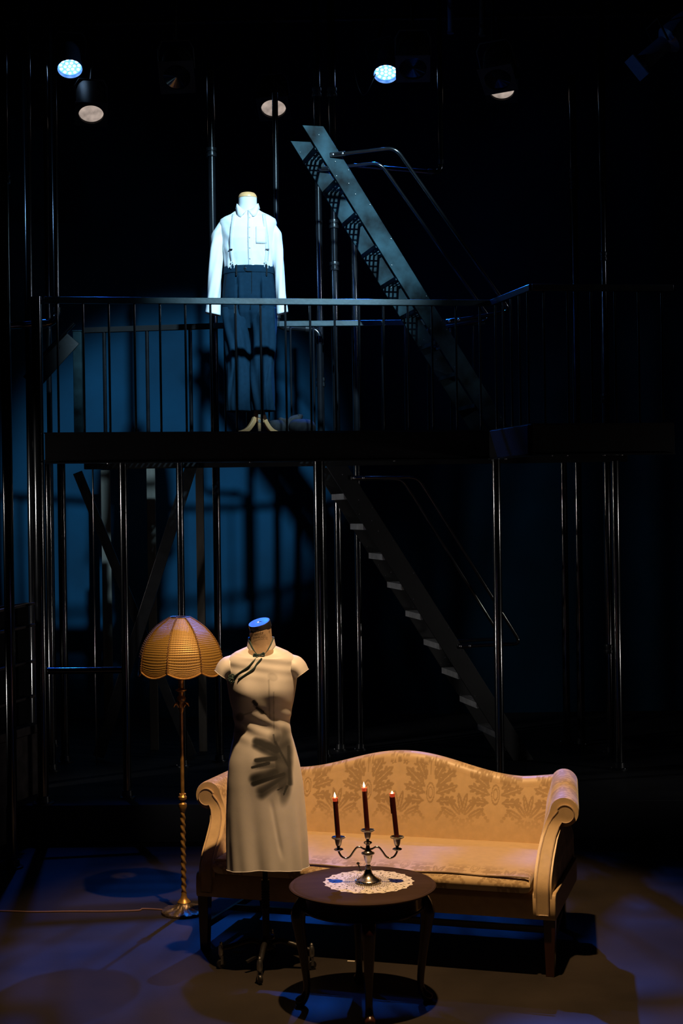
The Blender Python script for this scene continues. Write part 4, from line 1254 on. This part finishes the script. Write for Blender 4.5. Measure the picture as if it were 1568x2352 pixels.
mb.tube(spline([(0.0, -0.05, 0.03), (0.0, -0.06, 0.08), (0.015, -0.03, 0.13), (0.055, 0.0, 0.15), (0.10, 0.01, 0.155)], 20), 0.014, 8, squash=0.5)
part('knotted_strap', mb, SANDBAGM, bag, smooth=80)

# ================================================================== CATWALK
RAILZ, FB = 3.43, 2.387
def xat(px, py, Y): return at(px, py, Y).x
FA = Vector((xat(103, 997, 8.95), 8.95, 0)); FBp = Vector((xat(1128, 992, 9.36), 9.36, 0))
FC = Vector((xat(1220, 984, 8.72), 8.72, 0)); FD = Vector((xat(1545, 985, 8.83), 8.83, 0))
cw = thing('catwalk', 'black steel catwalk platform carried on posts above the stage', 'platform', (0, 9.6, FB))
for a, b in ((FA, FBp), (FBp, FC), (FC, FD)):
    mb = MB(); mb.bar((a.x, a.y, (FB + DECK) / 2), (b.x, b.y, (FB + DECK) / 2), 0.05, DECK - FB); part('fascia_beam', mb, MATTE, cw, world=True, bevel=0.003)
    mb = MB(); mb.bar((a.x, a.y - 0.026, DECK + 0.003), (b.x, b.y - 0.026, DECK + 0.003), 0.012, 0.008); part('edge_strip', mb, BLACK_STEEL, cw, world=True)
    mb = MB(); mb.bar((a.x, a.y - 0.01, FB - 0.004), (b.x, b.y - 0.01, FB - 0.004), 0.08, 0.008); part('bottom_flange', mb, BLACK_STEEL, cw, world=True)
REARY = 10.22
mb = MB(); mb.bar((FA.x, REARY + 0.1, 2.47), (FD.x, REARY + 0.05, 2.47), 0.05, 0.17); part('rear_beam', mb, MATTE, cw, world=True, bevel=0.003)
def front_y(x):
    return float(np.interp(x, [FA.x, FBp.x, FC.x, FD.x], [8.95, 9.36, 8.72, 8.83]))
gr = MB()
x = FA.x + 0.03
while x < FD.x - 0.02:
    gr.bar((x, front_y(x) + 0.03, DECK - 0.016), (x, REARY + 0.06, DECK - 0.016), 0.005, 0.030)
    x += 0.040
for y in np.arange(9.42, REARY, 0.10):
    gr.bar((FA.x + 0.03, y, DECK - 0.006), (FD.x - 0.02, y, DECK - 0.006), 0.006, 0.008)
g_o = part('deck_grating', gr, BLACK_STEEL, cw, world=True, smooth=0); g_o['kind'] = 'stuff'
for px in (250, 575, 905, 1130, 1160, 1265, 1300, 1385, 1425):
    Yb = front_y(xat(px, 1055, 9.0)) + 0.0
    p = at(px, 1057, Yb)
    mb = MB(); mb.ball((p.x, Yb - 0.035, FB - 0.011), (0.009, 0.009, 0.006), 8, 5); part('bolt', mb, CHROME, cw, world=True)

def railing(name, label, pts, post_end=True, off=0.0, spacing=0.157, r=0.0075, zbot=DECK, rail_w=0.034, rail_h=0.040, rm=None):
    o = thing(name, label, 'railing', (pts[0].x, pts[0].y, zbot))
    for a, b in zip(pts, pts[1:]):
        mb = MB(); mb.bar((a.x, a.y, RAILZ - rail_h / 2), (b.x, b.y, RAILZ - rail_h / 2), rail_w, rail_h)
        part('top_rail', mb, rm or RAIL_LIT, o, world=True, bevel=0.003)
    for i, (a, b) in enumerate(zip(pts, pts[1:])):
        d = b - a; L_ = math.hypot(d.x, d.y); n = max(1, int(round(L_ / spacing)))
        for k in range(n):
            p = a + d * ((k + 0.5 + off) / n)
            mb = MB(); mb.tube([(p.x, p.y, zbot), (p.x, p.y, RAILZ - rail_h * 0.6)], r, 10)
            part('baluster', mb, PIPE, o, world=True)
    return o
def rp(px, py, Y):
    v = at(px, py, Y); return Vector((v.x, Y, 0))
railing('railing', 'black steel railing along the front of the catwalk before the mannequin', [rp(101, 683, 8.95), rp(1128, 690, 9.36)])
railing('railing', 'short angled black railing section where the catwalk steps forward', [rp(1128, 690, 9.36), rp(1220, 652, 8.72)], spacing=0.145, rm=BLACK_STEEL)  # darker copy of the rail colour for a shaded section
railing('railing', 'black steel railing at the far right end of the catwalk', [rp(1220, 652, 8.72), rp(1545, 656, 8.83)], rm=BLACK_STEEL)  # same darker rail copy, shade put into the colour
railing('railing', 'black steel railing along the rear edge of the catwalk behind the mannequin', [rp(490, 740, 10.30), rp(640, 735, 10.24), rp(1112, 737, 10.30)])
railing('railing', 'rear railing running to the square steel newel post', [rp(190, 757, 10.45), rp(486, 740, 10.31)], spacing=0.31, r=0.014, rm=MATTE)  # rail shade put into the colour by a darker material
# newel post and descending stair side at the left end
p = rp(178, 757, 10.42)
mb = MB(); mb.box((p.x, p.y, (DECK + 3.395) / 2), (0.062, 0.062, 3.395 - DECK)); mb.box((p.x, p.y, 3.40), (0.07, 0.07, 0.01))
solo('newel_post', mb, STRINGER, 'square teal-lit steel newel post at the end of the rear railing', 'post', (p.x, p.y, DECK), bevel=0.004)
a, b = at(165, 775, 10.38), at(70, 880, 10.30)
hs = thing('side_stair', 'black sloping stair side descending left from the newel post', 'stair', (b.x, b.y, b.z - 0.05))
mb = MB(); mb.bar(a, b, 0.02, 0.14); part('stringer', mb, BLACK_STEEL, hs, world=True, bevel=0.003)
mb = MB(); mb.tube([a + Vector((0.02, -0.02, 0.10)), b + Vector((0, -0.02, 0.10))], 0.014, 10); part('handrail', mb, PIPE, hs, world=True)
mb = MB(); mb.ball(at(133, 797, 10.35), (0.018, 0.01, 0.018), 10, 6); part('bolt', mb, BLACK_STEEL, hs, world=True)

# ================================================================== STAIRS
def stair(name, label, T, B, wdt, W, zbot, ztop, rails, tread0, ntread, mat_s, mat_t=None):
    T, B = Vector(T), Vector(B)
    uh = Vector((B.x - T.x, B.y - T.y, 0)).normalized()
    wv = Vector((-uh.y, uh.x, 0)) * W
    o = thing(name, label, 'stair', (B.x, B.y, zbot))
    nrm = -wv.normalized()
    for s_i, sh in enumerate((Vector((0, 0, 0)), wv)):
        poly = [T + sh, T + uh * wdt + sh, B + uh * wdt + sh, B + sh]
        mb = MB(); mb.prism(poly, nrm * 0.006, -nrm * 0.006)
        st = part('stringer', mb, mat_s, o, world=True, bevel=0.002)
        mb = MB()
        rnd = random.Random(5 + s_i)
        for k in range(16):
            t = rnd.random(); q_ = T.lerp(B, t) + uh * wdt * rnd.choice((0.12, 0.5, 0.9)) + sh + nrm * 0.008
            mb.ball(q_, (0.004, 0.003, 0.004), 7, 5)
        part('rivets', mb, CHROME, st, world=True)
    slope = (T.z - B.z) / (Vector((B.x - T.x, B.y - T.y, 0)).length)
    for k in range(ntread):
        z = tread0 + 0.2155 * k
        p0 = T + uh * ((T.z - z) / slope) + uh * 0.004
        p0.z = z
        mb = MB()
        M3 = Matrix((uh, wv.normalized(), Vector((0, 0, 1)))).transposed()
        d = wdt - 0.010
        OPEN = ((0.0, 0.13, 0.026), (0.20, 0.30, 0.012), (0.42, 0.52, 0.012), (0.64, 0.74, 0.012), (0.88, 1.0, 0.026))
        for f0, f1, h in OPEN if mat_t is None else ((0.0, 0.14, 0.042), (0.17, 0.38, 0.012), (0.42, 0.60, 0.012), (0.64, 0.84, 0.012), (0.87, 1.0, 0.026)):
            c_ = p0 + uh * d * (f0 + f1) / 2 + wv * 0.5
            mb.box(c_ - Vector((0, 0, h / 2)), (d * (f1 - f0), W - 0.014, h), M3)
        for g_ in (0.2, 0.4, 0.6, 0.8):
            c_ = p0 + uh * d * 0.5 + wv * g_
            mb.box(c_ - Vector((0, 0, 0.007)), (d, 0.006, 0.010), M3)
        part('tread', mb, mat_t or mat_s, o, world=True)
    for sh in (Vector((0, 0, 0)), wv):
        pts = [Vector(p_) + sh for p_ in rails]
        # round the bends
        path = [pts[0]]
        for i in range(1, len(pts) - 1):
            a_, b_, c_ = pts[i - 1], pts[i], pts[i + 1]
            r_ = min(0.06, (b_ - a_).length * 0.4, (c_ - b_).length * 0.4)
            q0 = b_ + (a_ - b_).normalized() * r_; q1 = b_ + (c_ - b_).normalized() * r_
            for t in np.linspace(0, 1, 7): path.append((1 - t) ** 2 * q0 + 2 * t * (1 - t) * b_ + t * t * q1)
        path.append(pts[-1])
        mb = MB(); mb.tube(path, 0.0125, 12)
        hr = part('handrail', mb, PIPE, o, world=True)
        for e, f in ((pts[0], pts[1]), (pts[-1], pts[-2])):
            mb = MB(); d_ = (f - e).normalized(); mb.bar(e - d_ * 0.02, e + d_ * 0.085, 0.012, 0.034, (0, 0, 1)); br = part('bracket', mb, BLACK_STEEL, hr, world=True, bevel=0.005)
            mb = MB()
            for t in (0.0, 0.065): mb.ball(e + d_ * t + nrm * 0.009, (0.010, 0.006, 0.010), 10, 6)
            part('bracket_bolt', mb, CHROME, hr, world=True)
    return o
Tn = at(694, 288, 9.50); Bn = at(1133, 980, 9.80); Bn.z = DECK
nb = Vector((0, -0.016, 0))
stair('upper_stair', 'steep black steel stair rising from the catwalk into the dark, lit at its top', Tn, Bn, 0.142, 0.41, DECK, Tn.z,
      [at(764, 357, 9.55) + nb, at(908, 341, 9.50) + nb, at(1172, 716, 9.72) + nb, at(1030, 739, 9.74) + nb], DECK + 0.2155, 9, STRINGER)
Tl = at(748, 1070, 9.95); Bl = at(1178, 1755, 10.25); Bl.z = RZ
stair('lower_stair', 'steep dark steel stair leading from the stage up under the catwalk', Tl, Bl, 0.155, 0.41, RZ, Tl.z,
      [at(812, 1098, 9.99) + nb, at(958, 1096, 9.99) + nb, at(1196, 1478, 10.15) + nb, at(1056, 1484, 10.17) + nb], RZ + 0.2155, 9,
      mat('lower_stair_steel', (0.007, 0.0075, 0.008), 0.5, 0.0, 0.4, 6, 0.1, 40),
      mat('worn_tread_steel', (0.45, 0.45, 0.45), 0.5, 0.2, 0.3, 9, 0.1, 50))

# ================================================================== POSTS AND PIPES
def post(px, py, Y, z0, z1, r, label, couplings=(), flange=True, name='steel_post', group=None):
    p = at(px, py, Y)
    o = thing(name, label, 'post', (p.x, Y, z0), 0, group)
    mb = MB(); mb.tube([(0, 0, 0), (0, 0, z1 - z0)], r, 20); part('pipe', mb, PIPE, o)
    for zc in couplings:
        mb = MB(); h = zc - z0
        mb.lathe([(r, h - 0.034), (r * 1.32, h - 0.032), (r * 1.36, h - 0.024), (r * 1.32, h - 0.008), (r * 1.12, h - 0.006), (r * 1.12, h + 0.006), (r * 1.32, h + 0.008), (r * 1.36, h + 0.024), (r * 1.32, h + 0.032), (r, h + 0.034)], 20)
        part('coupling', mb, BLACK_STEEL, o)
    if flange:
        mb = MB(); mb.lathe([(r * 2.0, 0), (r * 2.0, 0.010), (r * 1.35, 0.014), (r * 1.25, 0.05), (r, 0.052)], 20)
        fl_ = part('base_flange', mb, BLACK_STEEL, o)
        mb = MB()
        for k in range(3): mb.ball((r * 1.7 * math.cos(k * 2.1 - 1), r * 1.7 * math.sin(k * 2.1 - 1), 0.013), (0.008, 0.008, 0.006), 7, 5)
        part('bolts', mb, CHROME, fl_)
    return o
def zy(px, py, Y): return at(px, py, Y).z
# through-posts behind the catwalk
post(505, 1745, 10.40, RZ, zy(485, 150, 10.4), 0.028, 'tall black pipe post passing behind the shirt mannequin to the stage', [zy(485, 350, 10.4)])
post(783, 1722, 10.80, RZ, 6.2, 0.028, 'tall black pipe post behind the upper stair with two pairs of couplings', [zy(768, 515, 10.8), zy(769, 612, 10.8), zy(765, 212, 10.8)])
post(829, 1722, 10.80, RZ, zy(811, 500, 10.8), 0.026, 'black pipe post right of the coupled post under the upper stair')
post(748, 1720, 10.55, RZ, 6.1, 0.026, 'black pipe post meeting the top of the upper stair', [zy(727, 212, 10.55), zy(735, 878, 10.55)])
post(1335, 1715, 10.90, RZ, zy(1312, 175, 10.9), 0.030, 'tall black pipe post near the right end of the catwalk with a jointed collar', [zy(1314, 400, 10.9), zy(1314, 425, 10.9)])
post(1302, 1705, 11.00, RZ, 2.42, 0.028, 'short black post under the right of the catwalk, left one of the rear pair')
post(1402, 1742, 10.50, RZ, 6.3, 0.028, 'tall blue-edged pipe post at the far right running up out of sight', [zy(1381, 590, 10.5), zy(1386, 915, 10.5), zy(1396, 1490, 10.5)])
post(1422, 1770, 9.85, RZ, 2.378, 0.030, 'black post under the catwalk at the far right, nearest to the sofa arm')
# front posts under the catwalk
post(741, 1740, 9.22, RZ, 2.378, 0.036, 'stout black post under the middle of the catwalk, left of the lower stair')
post(1148, 1740, 9.34, RZ, 2.378, 0.030, 'black post under the catwalk where its front edge turns, before the lower stair')
post(288, 1500, 9.10, RZ, 2.378, 0.026, 'black post under the catwalk left of the lamp shade')
post(95, 1500, 8.95, RZ, 3.43, 0.034, 'black corner post at the left front of the catwalk')
post(120, 1757, 10.10, RZ, 2.45, 0.026, 'clamped pipe post just inside the left corner post')
post(148, 1600, 10.45, RZ, 2.45, 0.030, 'dark post between the clamped pipe and the timber studs')
post(418, 1500, 10.20, RZ, 2.45, 0.026, 'black post rising directly behind the lamp shade')
# far left pipes
post(20, 1300, 8.30, 0.0, 6.2, 0.030, 'black pipe at the left edge of the picture with a ribbed joint', [zy(8, 408, 8.3)])
post(66, 640, 9.60, RZ, 6.3, 0.030, 'tall pale-edged pipe left of the blue stage light')
post(105, 300, 11.2, RZ, 6.0, 0.022, 'thin dark pipe behind the left blue stage light')

def conduit(name, label, pts, r, cat='pipe', collars=True, mat_=None):
    pts = [Vector(p_) for p_ in pts]
    low = min(pts, key=lambda v: v.z)
    o = thing(name, label, cat, low)
    path = [pts[0]]
    for i in range(1, len(pts) - 1):
        a_, b_, c_ = pts[i - 1], pts[i], pts[i + 1]
        r_ = min(0.07, (b_ - a_).length * 0.4, (c_ - b_).length * 0.4)
        q0 = b_ + (a_ - b_).normalized() * r_; q1 = b_ + (c_ - b_).normalized() * r_
        for t in np.linspace(0, 1, 9): path.append((1 - t) ** 2 * q0 + 2 * t * (1 - t) * b_ + t * t * q1)
        if collars:
            for q_, d_ in ((q0, (a_ - b_).normalized()), (q1, (c_ - b_).normalized())):
                mb = MB(); mb.tube([q_ - d_ * 0.002, q_ + d_ * 0.030], r * 1.28, 14); part('elbow_collar', mb, BLACK_STEEL, o, world=True)
    path.append(pts[-1])
    mb = MB(); mb.tube(path, r, 16); part('pipe', mb, mat_ or PIPE, o, world=True)
    return o
conduit('conduit_pipe', 'L-shaped conduit dropping beside the right blue light and turning toward the stair', [at(1013, 398, 10.6) + Vector((0, 0, 8.49 - at(1013, 398, 10.6).z)), at(1013, 398, 10.6), at(812, 381, 10.6)], 0.020)
conduit('conduit_pipe', 'conduit dropping below the left blue stage light and turning left', [at(130, 742, 9.2) + Vector((0, 0, 8.49 - at(130, 742, 9.2).z)), at(130, 742, 9.2), at(20, 748, 9.1)], 0.022)
conduit('conduit_pipe', 'pipe dropping behind the mannequin shoulder and elbowing into a short crosspipe', [at(631, 213, 10.45), at(636, 752, 10.45), at(733, 757, 10.45), at(736, 992, 10.45)], 0.022)
conduit('guard_pipe', 'blue-edged horizontal pipe between two posts left of the lamp', [at(106, 1541, 9.05), at(284, 1539, 9.12)], 0.022)
conduit('thin_rod', 'thin bright rod standing beside the timber studs', [at(219, 1515, 10.3) + Vector((0, 0, 2.43 - at(219, 1515, 10.3).z)), Vector((at(219, 1515, 10.3).x, 10.3, RZ))], 0.006, 'rod', False)

# timber studs and diagonal braces under the catwalk
for px, pyb, Y, wd, lab in ((250, 1650, 12.3, 0.078, 'grey timber stud under the catwalk, leftmost of three'), (355, 1720, 10.95, 0.064, 'grey timber stud behind the crossing braces, left of the lamp'),
                            (467, 1732, 10.85, 0.060, 'grey timber stud between the lamp shade and the dress')):
    p = at(px, pyb, Y)
    mb = MB(); mb.box((p.x, Y, (RZ + 2.44) / 2), (wd, 0.035, 2.44 - RZ))
    solo('timber_stud', mb, STUDWOOD, lab, 'timber', (p.x, Y, RZ), 'timber studs', bevel=0.003)
for a, b, wd, lab in (((178, 1085), (441, 1735), 0.070, 'dark diagonal brace sloping down to the right under the catwalk'), ((442, 1062), (226, 1738), 0.085, 'dark diagonal brace sloping down to the left behind the lamp')):
    pa, pb = at(*a, 10.62 if wd < 0.08 else 10.55), at(*b, 10.62 if wd < 0.08 else 10.55)
    mb = MB(); mb.bar(pa, pb, 0.02, wd, (0, 0, 1)); solo('diagonal_brace', mb, BLACK_STEEL, lab, 'brace', pb, bevel=0.002)

# ledges on the side flat and a low chest at the far left
lf = thing('slatted_flat', 'dark side flat with thin horizontal battens at the left edge', 'scenery flat', tuple(at(40, 1700, 9.0)))
lf.location.z = 0.0
for (x0, y0), (x1, y1) in (((-60, 1415), (76, 1386)), ((-60, 1466), (77, 1435)), ((-60, 1552), (77, 1518)), ((-60, 1640), (77, 1598))):
    mb = MB(); mb.bar(at(x0, y0, 8.6), at(x1, y1, 9.3), 0.03, 0.016); part('batten', mb, LEDGE, lf, world=True, bevel=0.002)
a_, b_ = at(-60, 1700, 8.62), at(79, 1660, 9.32)
mb = MB()
mb.prism([Vector((a_.x - 0.04, a_.y + 0.06, 0)), Vector((b_.x - 0.04, b_.y + 0.06, 0)), Vector((b_.x - 0.04, b_.y + 0.06, 1.48)), Vector((a_.x - 0.04, a_.y + 0.06, 1.48))], (0, 0, 0), (-0.02, 0.03, 0))
part('panel', mb, MATTE, lf, world=True)
ch = thing('low_chest', 'low dark timber chest with a pale worn lid edge at the far left', 'chest', (b_.x, b_.y, 0))
u_ = (b_ - a_); u_.z = 0; u_.normalize(); n_ = Vector((-u_.y, u_.x, 0)) * -1
for nm, z0, z1, d0, d1, mt in (('lid', 0.42, 0.455, -0.03, 0.05, LEDGE), ('body', 0.0, 0.415, -0.025, 0.03, LEDGE)):
    za = 0.0
    base = [Vector((a_.x, a_.y, 0)) + n_ * d0, Vector((b_.x, b_.y, 0)) + n_ * d0, Vector((b_.x, b_.y, 0)) + n_ * d1, Vector((a_.x, a_.y, 0)) + n_ * d1]
    zt = (a_.z + b_.z) / 2
    s_ = zt / 0.455
    mb = MB(); mb.prism(base, (0, 0, z0 * s_), (0, 0, z1 * s_)); part(nm, mb, mt, ch, world=True, bevel=0.004)

# ================================================================== LIGHTING RIG
def aim(loc, fwd):
    f = Vector(fwd).normalized()
    return Matrix.Translation(loc) @ f.to_track_quat('Z', 'Y').to_matrix().to_4x4()
def fixture(name, label, kind, loc, fwd, hang, group, lens_mat, rad=0.098, frame=0.128, rot=0.0):
    """built along local +Z = beam direction"""
    o = bpy.data.objects.new(name, None); COL.objects.link(o); o.empty_display_size = 0.1
    o.matrix_world = aim(loc, fwd) @ Matrix.Rotation(rot, 4, 'Z')
    tag(o, label, 'stage light', group)
    if kind == 'led':
        mb = MB(); mb.lathe([(0.02, -0.20), (0.075, -0.19), (0.088, -0.16), (0.092, -0.02), (0.101, 0.0), (0.101, 0.040), (0.097, 0.041), (0.094, 0.004), (0.02, 0.003)], 40)
        part('housing', mb, LED_RIM, o)
        mb = MB(); mb.lathe([(0.093, 0.004), (0.093, 0.010), (0.001, 0.0105)], 40); pl_ = part('led_plate', mb, LED_FACE, o)
        for rr, n in ((0.0, 1), (0.036, 6), (0.072, 11)):
            for k in range(n):
                a = 2 * math.pi * k / n + 0.2
                mb = MB(); mb.ball((rr * math.cos(a), rr * math.sin(a), 0.011), (0.0115, 0.0115, 0.007), 12, 6); part('led_lens', mb, LED_DOT, pl_)
        for k in range(3):
            a = 2 * math.pi * k / 3 + 0.4
            mb = MB(); mb.ball((0.054 * math.cos(a), 0.054 * math.sin(a), 0.011), (0.003, 0.003, 0.002), 8, 5); part('screw', mb, FIXTURE, pl_)
    else:
        mb = MB(); mb.lathe([(0.04, -0.27), (0.10, -0.26), (0.112, -0.22), (0.112, -0.02), (rad + 0.012, 0.0), (rad + 0.012, 0.012), (rad, 0.012), (rad, 0.002), (0.02, 0.001)], 40)
        part('housing', mb, FIXTURE, o)
        mb = MB()
        prof = []
        for k in range(9):                                   # stepped fresnel lens
            r = rad * (1 - k / 9.0); prof += [(r, 0.004 + 0.0008 * k), (r * 0.985, 0.007 + 0.0008 * k)]
        prof.append((0.0005, 0.012)); mb.lathe(prof, 48); part('lens', mb, lens_mat, o)
        mb = MB()
        F = frame; n = 40
        outer = []; inner = []
        for k in range(n):
            a = 2 * math.pi * k / n
            c, s = math.cos(a), math.sin(a); m2 = max(abs(c), abs(s))
            outer.append((F * c / m2, F * s / m2)); inner.append((rad * c, rad * s))
        vs = [(x_, y_, 0.018) for x_, y_ in outer] + [(x_, y_, 0.018) for x_, y_ in inner] + [(x_, y_, 0.024) for x_, y_ in outer] + [(x_, y_, 0.024) for x_, y_ in inner]
        fs = []
        for k in range(n):
            k2 = (k + 1) % n
            fs += [(k, k2, n + k2, n + k), (2 * n + k, 3 * n + k, 3 * n + k2, 2 * n + k2), (k, 2 * n + k, 2 * n + k2, k2), (n + k, n + k2, 3 * n + k2, 3 * n + k)]
        mb.add(vs, fs); part('gel_frame', mb, GELFRAME, o)
    yk = 0.125
    mb = MB(); mb.tube([(-yk, 0, -0.1), (-yk, 0, -0.1)] and [(-yk, 0.0, -0.10), (-yk, 0.14, -0.14), (-yk + 0.03, 0.19, -0.16), (yk - 0.03, 0.19, -0.16), (yk, 0.14, -0.14), (yk, 0.0, -0.10)], 0.008, 8)
    part('yoke', mb, FIXTURE, o)
    inv = o.matrix_world.inverted()
    top = inv @ Vector((loc[0], hang[0], hang[1]))
    mb = MB(); mb.tube([(0, 0.19, -0.16), tuple(top)], 0.010, 8); part('hanger', mb, FIXTURE, o)
    mb = MB(); mb.ball(top, (0.035, 0.035, 0.035), 10, 6); part('clamp', mb, FIXTURE, o)
    return o
BAT1, BAT2 = (11.55, 6.05), (10.35, 5.95)
GL = 'lamps of the overhead lighting rig'
def fx(px, py, Y): return tuple(at(px, py, Y))
fixture('led_stage_light', 'glowing blue LED stage light hung high on the left', 'led', fx(160, 150, 11.3), (0.12, -0.47, -0.86), BAT1, GL, None)
fixture('led_stage_light', 'glowing blue LED stage light partly hidden by the unlit lamp above the stair', 'led', fx(886, 162, 11.3), (-0.02, -0.47, -0.86), BAT1, GL, None, rot=0.3)
fixture('fresnel_stage_light', 'dimly glowing round stage lamp below the left blue light', 'fres', fx(209, 258, 11.3), (0.10, -0.47, -0.86), BAT1, GL, LENS_ON)
fixture('fresnel_stage_light', 'dimly glowing round stage lamp behind a vertical pipe above the mannequin', 'fres', fx(628, 245, 11.3), (0.0, -0.47, -0.86), BAT1, GL, LENS_ON, rot=0.08)
fixture('fresnel_stage_light', 'dimly glowing round stage lamp half covered by a square unlit lamp on the right', 'fres', fx(1152, 204, 11.3), (-0.10, -0.47, -0.86), BAT1, GL, LENS_ON, rot=-0.1)
fixture('fresnel_stage_light', 'unlit stage lamp with square gel frame above the mannequin, left of centre', 'fres', fx(406, 174, 10.3), (0.05, -0.68, -0.70), BAT2, GL, LENS_OFF, rot=0.05)
fixture('fresnel_stage_light', 'unlit stage lamp with blue-streaked lens beside the right blue light', 'fres', fx(948, 153, 10.2), (-0.05, -0.50, -0.84), BAT2, GL, LENS_OFF, rad=0.100, frame=0.124, rot=-0.04)
fixture('fresnel_stage_light', 'unlit square-framed stage lamp in front of the right glowing lamp', 'fres', fx(1143, 178, 10.1), (-0.12, -0.50, -0.84), BAT2, GL, LENS_OFF, rad=0.096, frame=0.122, rot=0.12)
# profile spot with shutters, seen from the side
pf_loc = at(1497, 125, 9.8)
pf = bpy.data.objects.new('profile_stage_light', None); COL.objects.link(pf)
pf.matrix_world = aim(pf_loc, (-0.75, -0.1, -0.64)); tag(pf, 'profile spotlight pointing down left at the upper right edge', 'stage light', GL)
mb = MB(); mb.lathe([(0.03, -0.42), (0.085, -0.40), (0.10, -0.30), (0.10, -0.16), (0.06, -0.12)], 28); part('lamp_housing', mb, LED_RIM, pf)
mb = MB(); mb.lathe([(0.06, -0.13), (0.062, 0.10), (0.075, 0.11), (0.075, 0.135), (0.06, 0.136), (0.058, 0.06)], 28); part('lens_tube', mb, LED_RIM, pf)
mb = MB(); mb.box((0, 0, 0.145), (0.17, 0.17, 0.008)); part('colour_frame', mb, LED_RIM, pf)
for sg in (-1, 1):
    mb = MB(); mb.box((sg * 0.11, 0, -0.13), (0.07, 0.03, 0.004)); part('shutter', mb, LED_RIM, pf)
mb = MB(); mb.tube([(-0.11, 0, -0.1), (-0.11, 0.16, -0.14), (0.11, 0.16, -0.14), (0.11, 0, -0.1)], 0.008, 8); part('yoke', mb, FIXTURE, pf)
# battens
for (y_, z_), lab in ((BAT1, 'rear black lighting batten carrying the glowing lamps'), (BAT2, 'front black lighting batten carrying the unlit lamps')):
    mb = MB(); mb.tube([(-3.6, y_, z_), (3.6, y_, z_)], 0.024, 14)
    solo('lighting_batten', mb, FIXTURE, lab, 'pipe', (0, y_, z_), 'lighting battens')
# small stubs and the looping cable
for (px, py, l_, lab, m2) in ((1034, 50, 0.13, 'short blue-edged pipe stub hanging from the rig', LED_RIM), (1107, 58, 0.11, 'small brown junction box hanging in the rig', LEDGE)):
    p = at(px, py, 10.35); mb = MB(); mb.tube([Vector((p.x, p.y, 5.95)), p + Vector((0, 0, l_)), p - Vector((0, 0, l_ * 0.5))], [0.008, 0.020, 0.020], 12); mb.tube([p - Vector((0, 0, l_ * 0.5)), p - Vector((0, 0, l_ * 0.5 + 0.02))], 0.026, 12)
    solo('pipe_stub' if m2 is LED_RIM else 'junction_box', mb, m2, lab, 'rigging', p)
mb = MB(); mb.tube(spline([Vector((at(812, 60, 11.2).x, 11.55, 6.04)), at(811, 120, 11.2), at(815, 175, 11.2), at(828, 214, 11.2), at(842, 212, 11.2), at(862, 170, 11.25)], 40), 0.005, 7)
solo('looped_cable', mb, FIXTURE, 'thin dark cable looping beside the right blue stage light', 'cable', at(830, 214, 11.2))

# ================================================================== FLOOR DETAILS
p = ground(806, 2208, 0)
mb = MB(); mb.box((p.x, p.y, 0.0008), (0.034, 0.010, 0.0016), Matrix.Rotation(-0.2, 3, 'Z'))
solo('floor_tape', mb, TAPE, 'small pale strip of spike tape on the floor behind the table', 'tape', (p.x, p.y, 0))
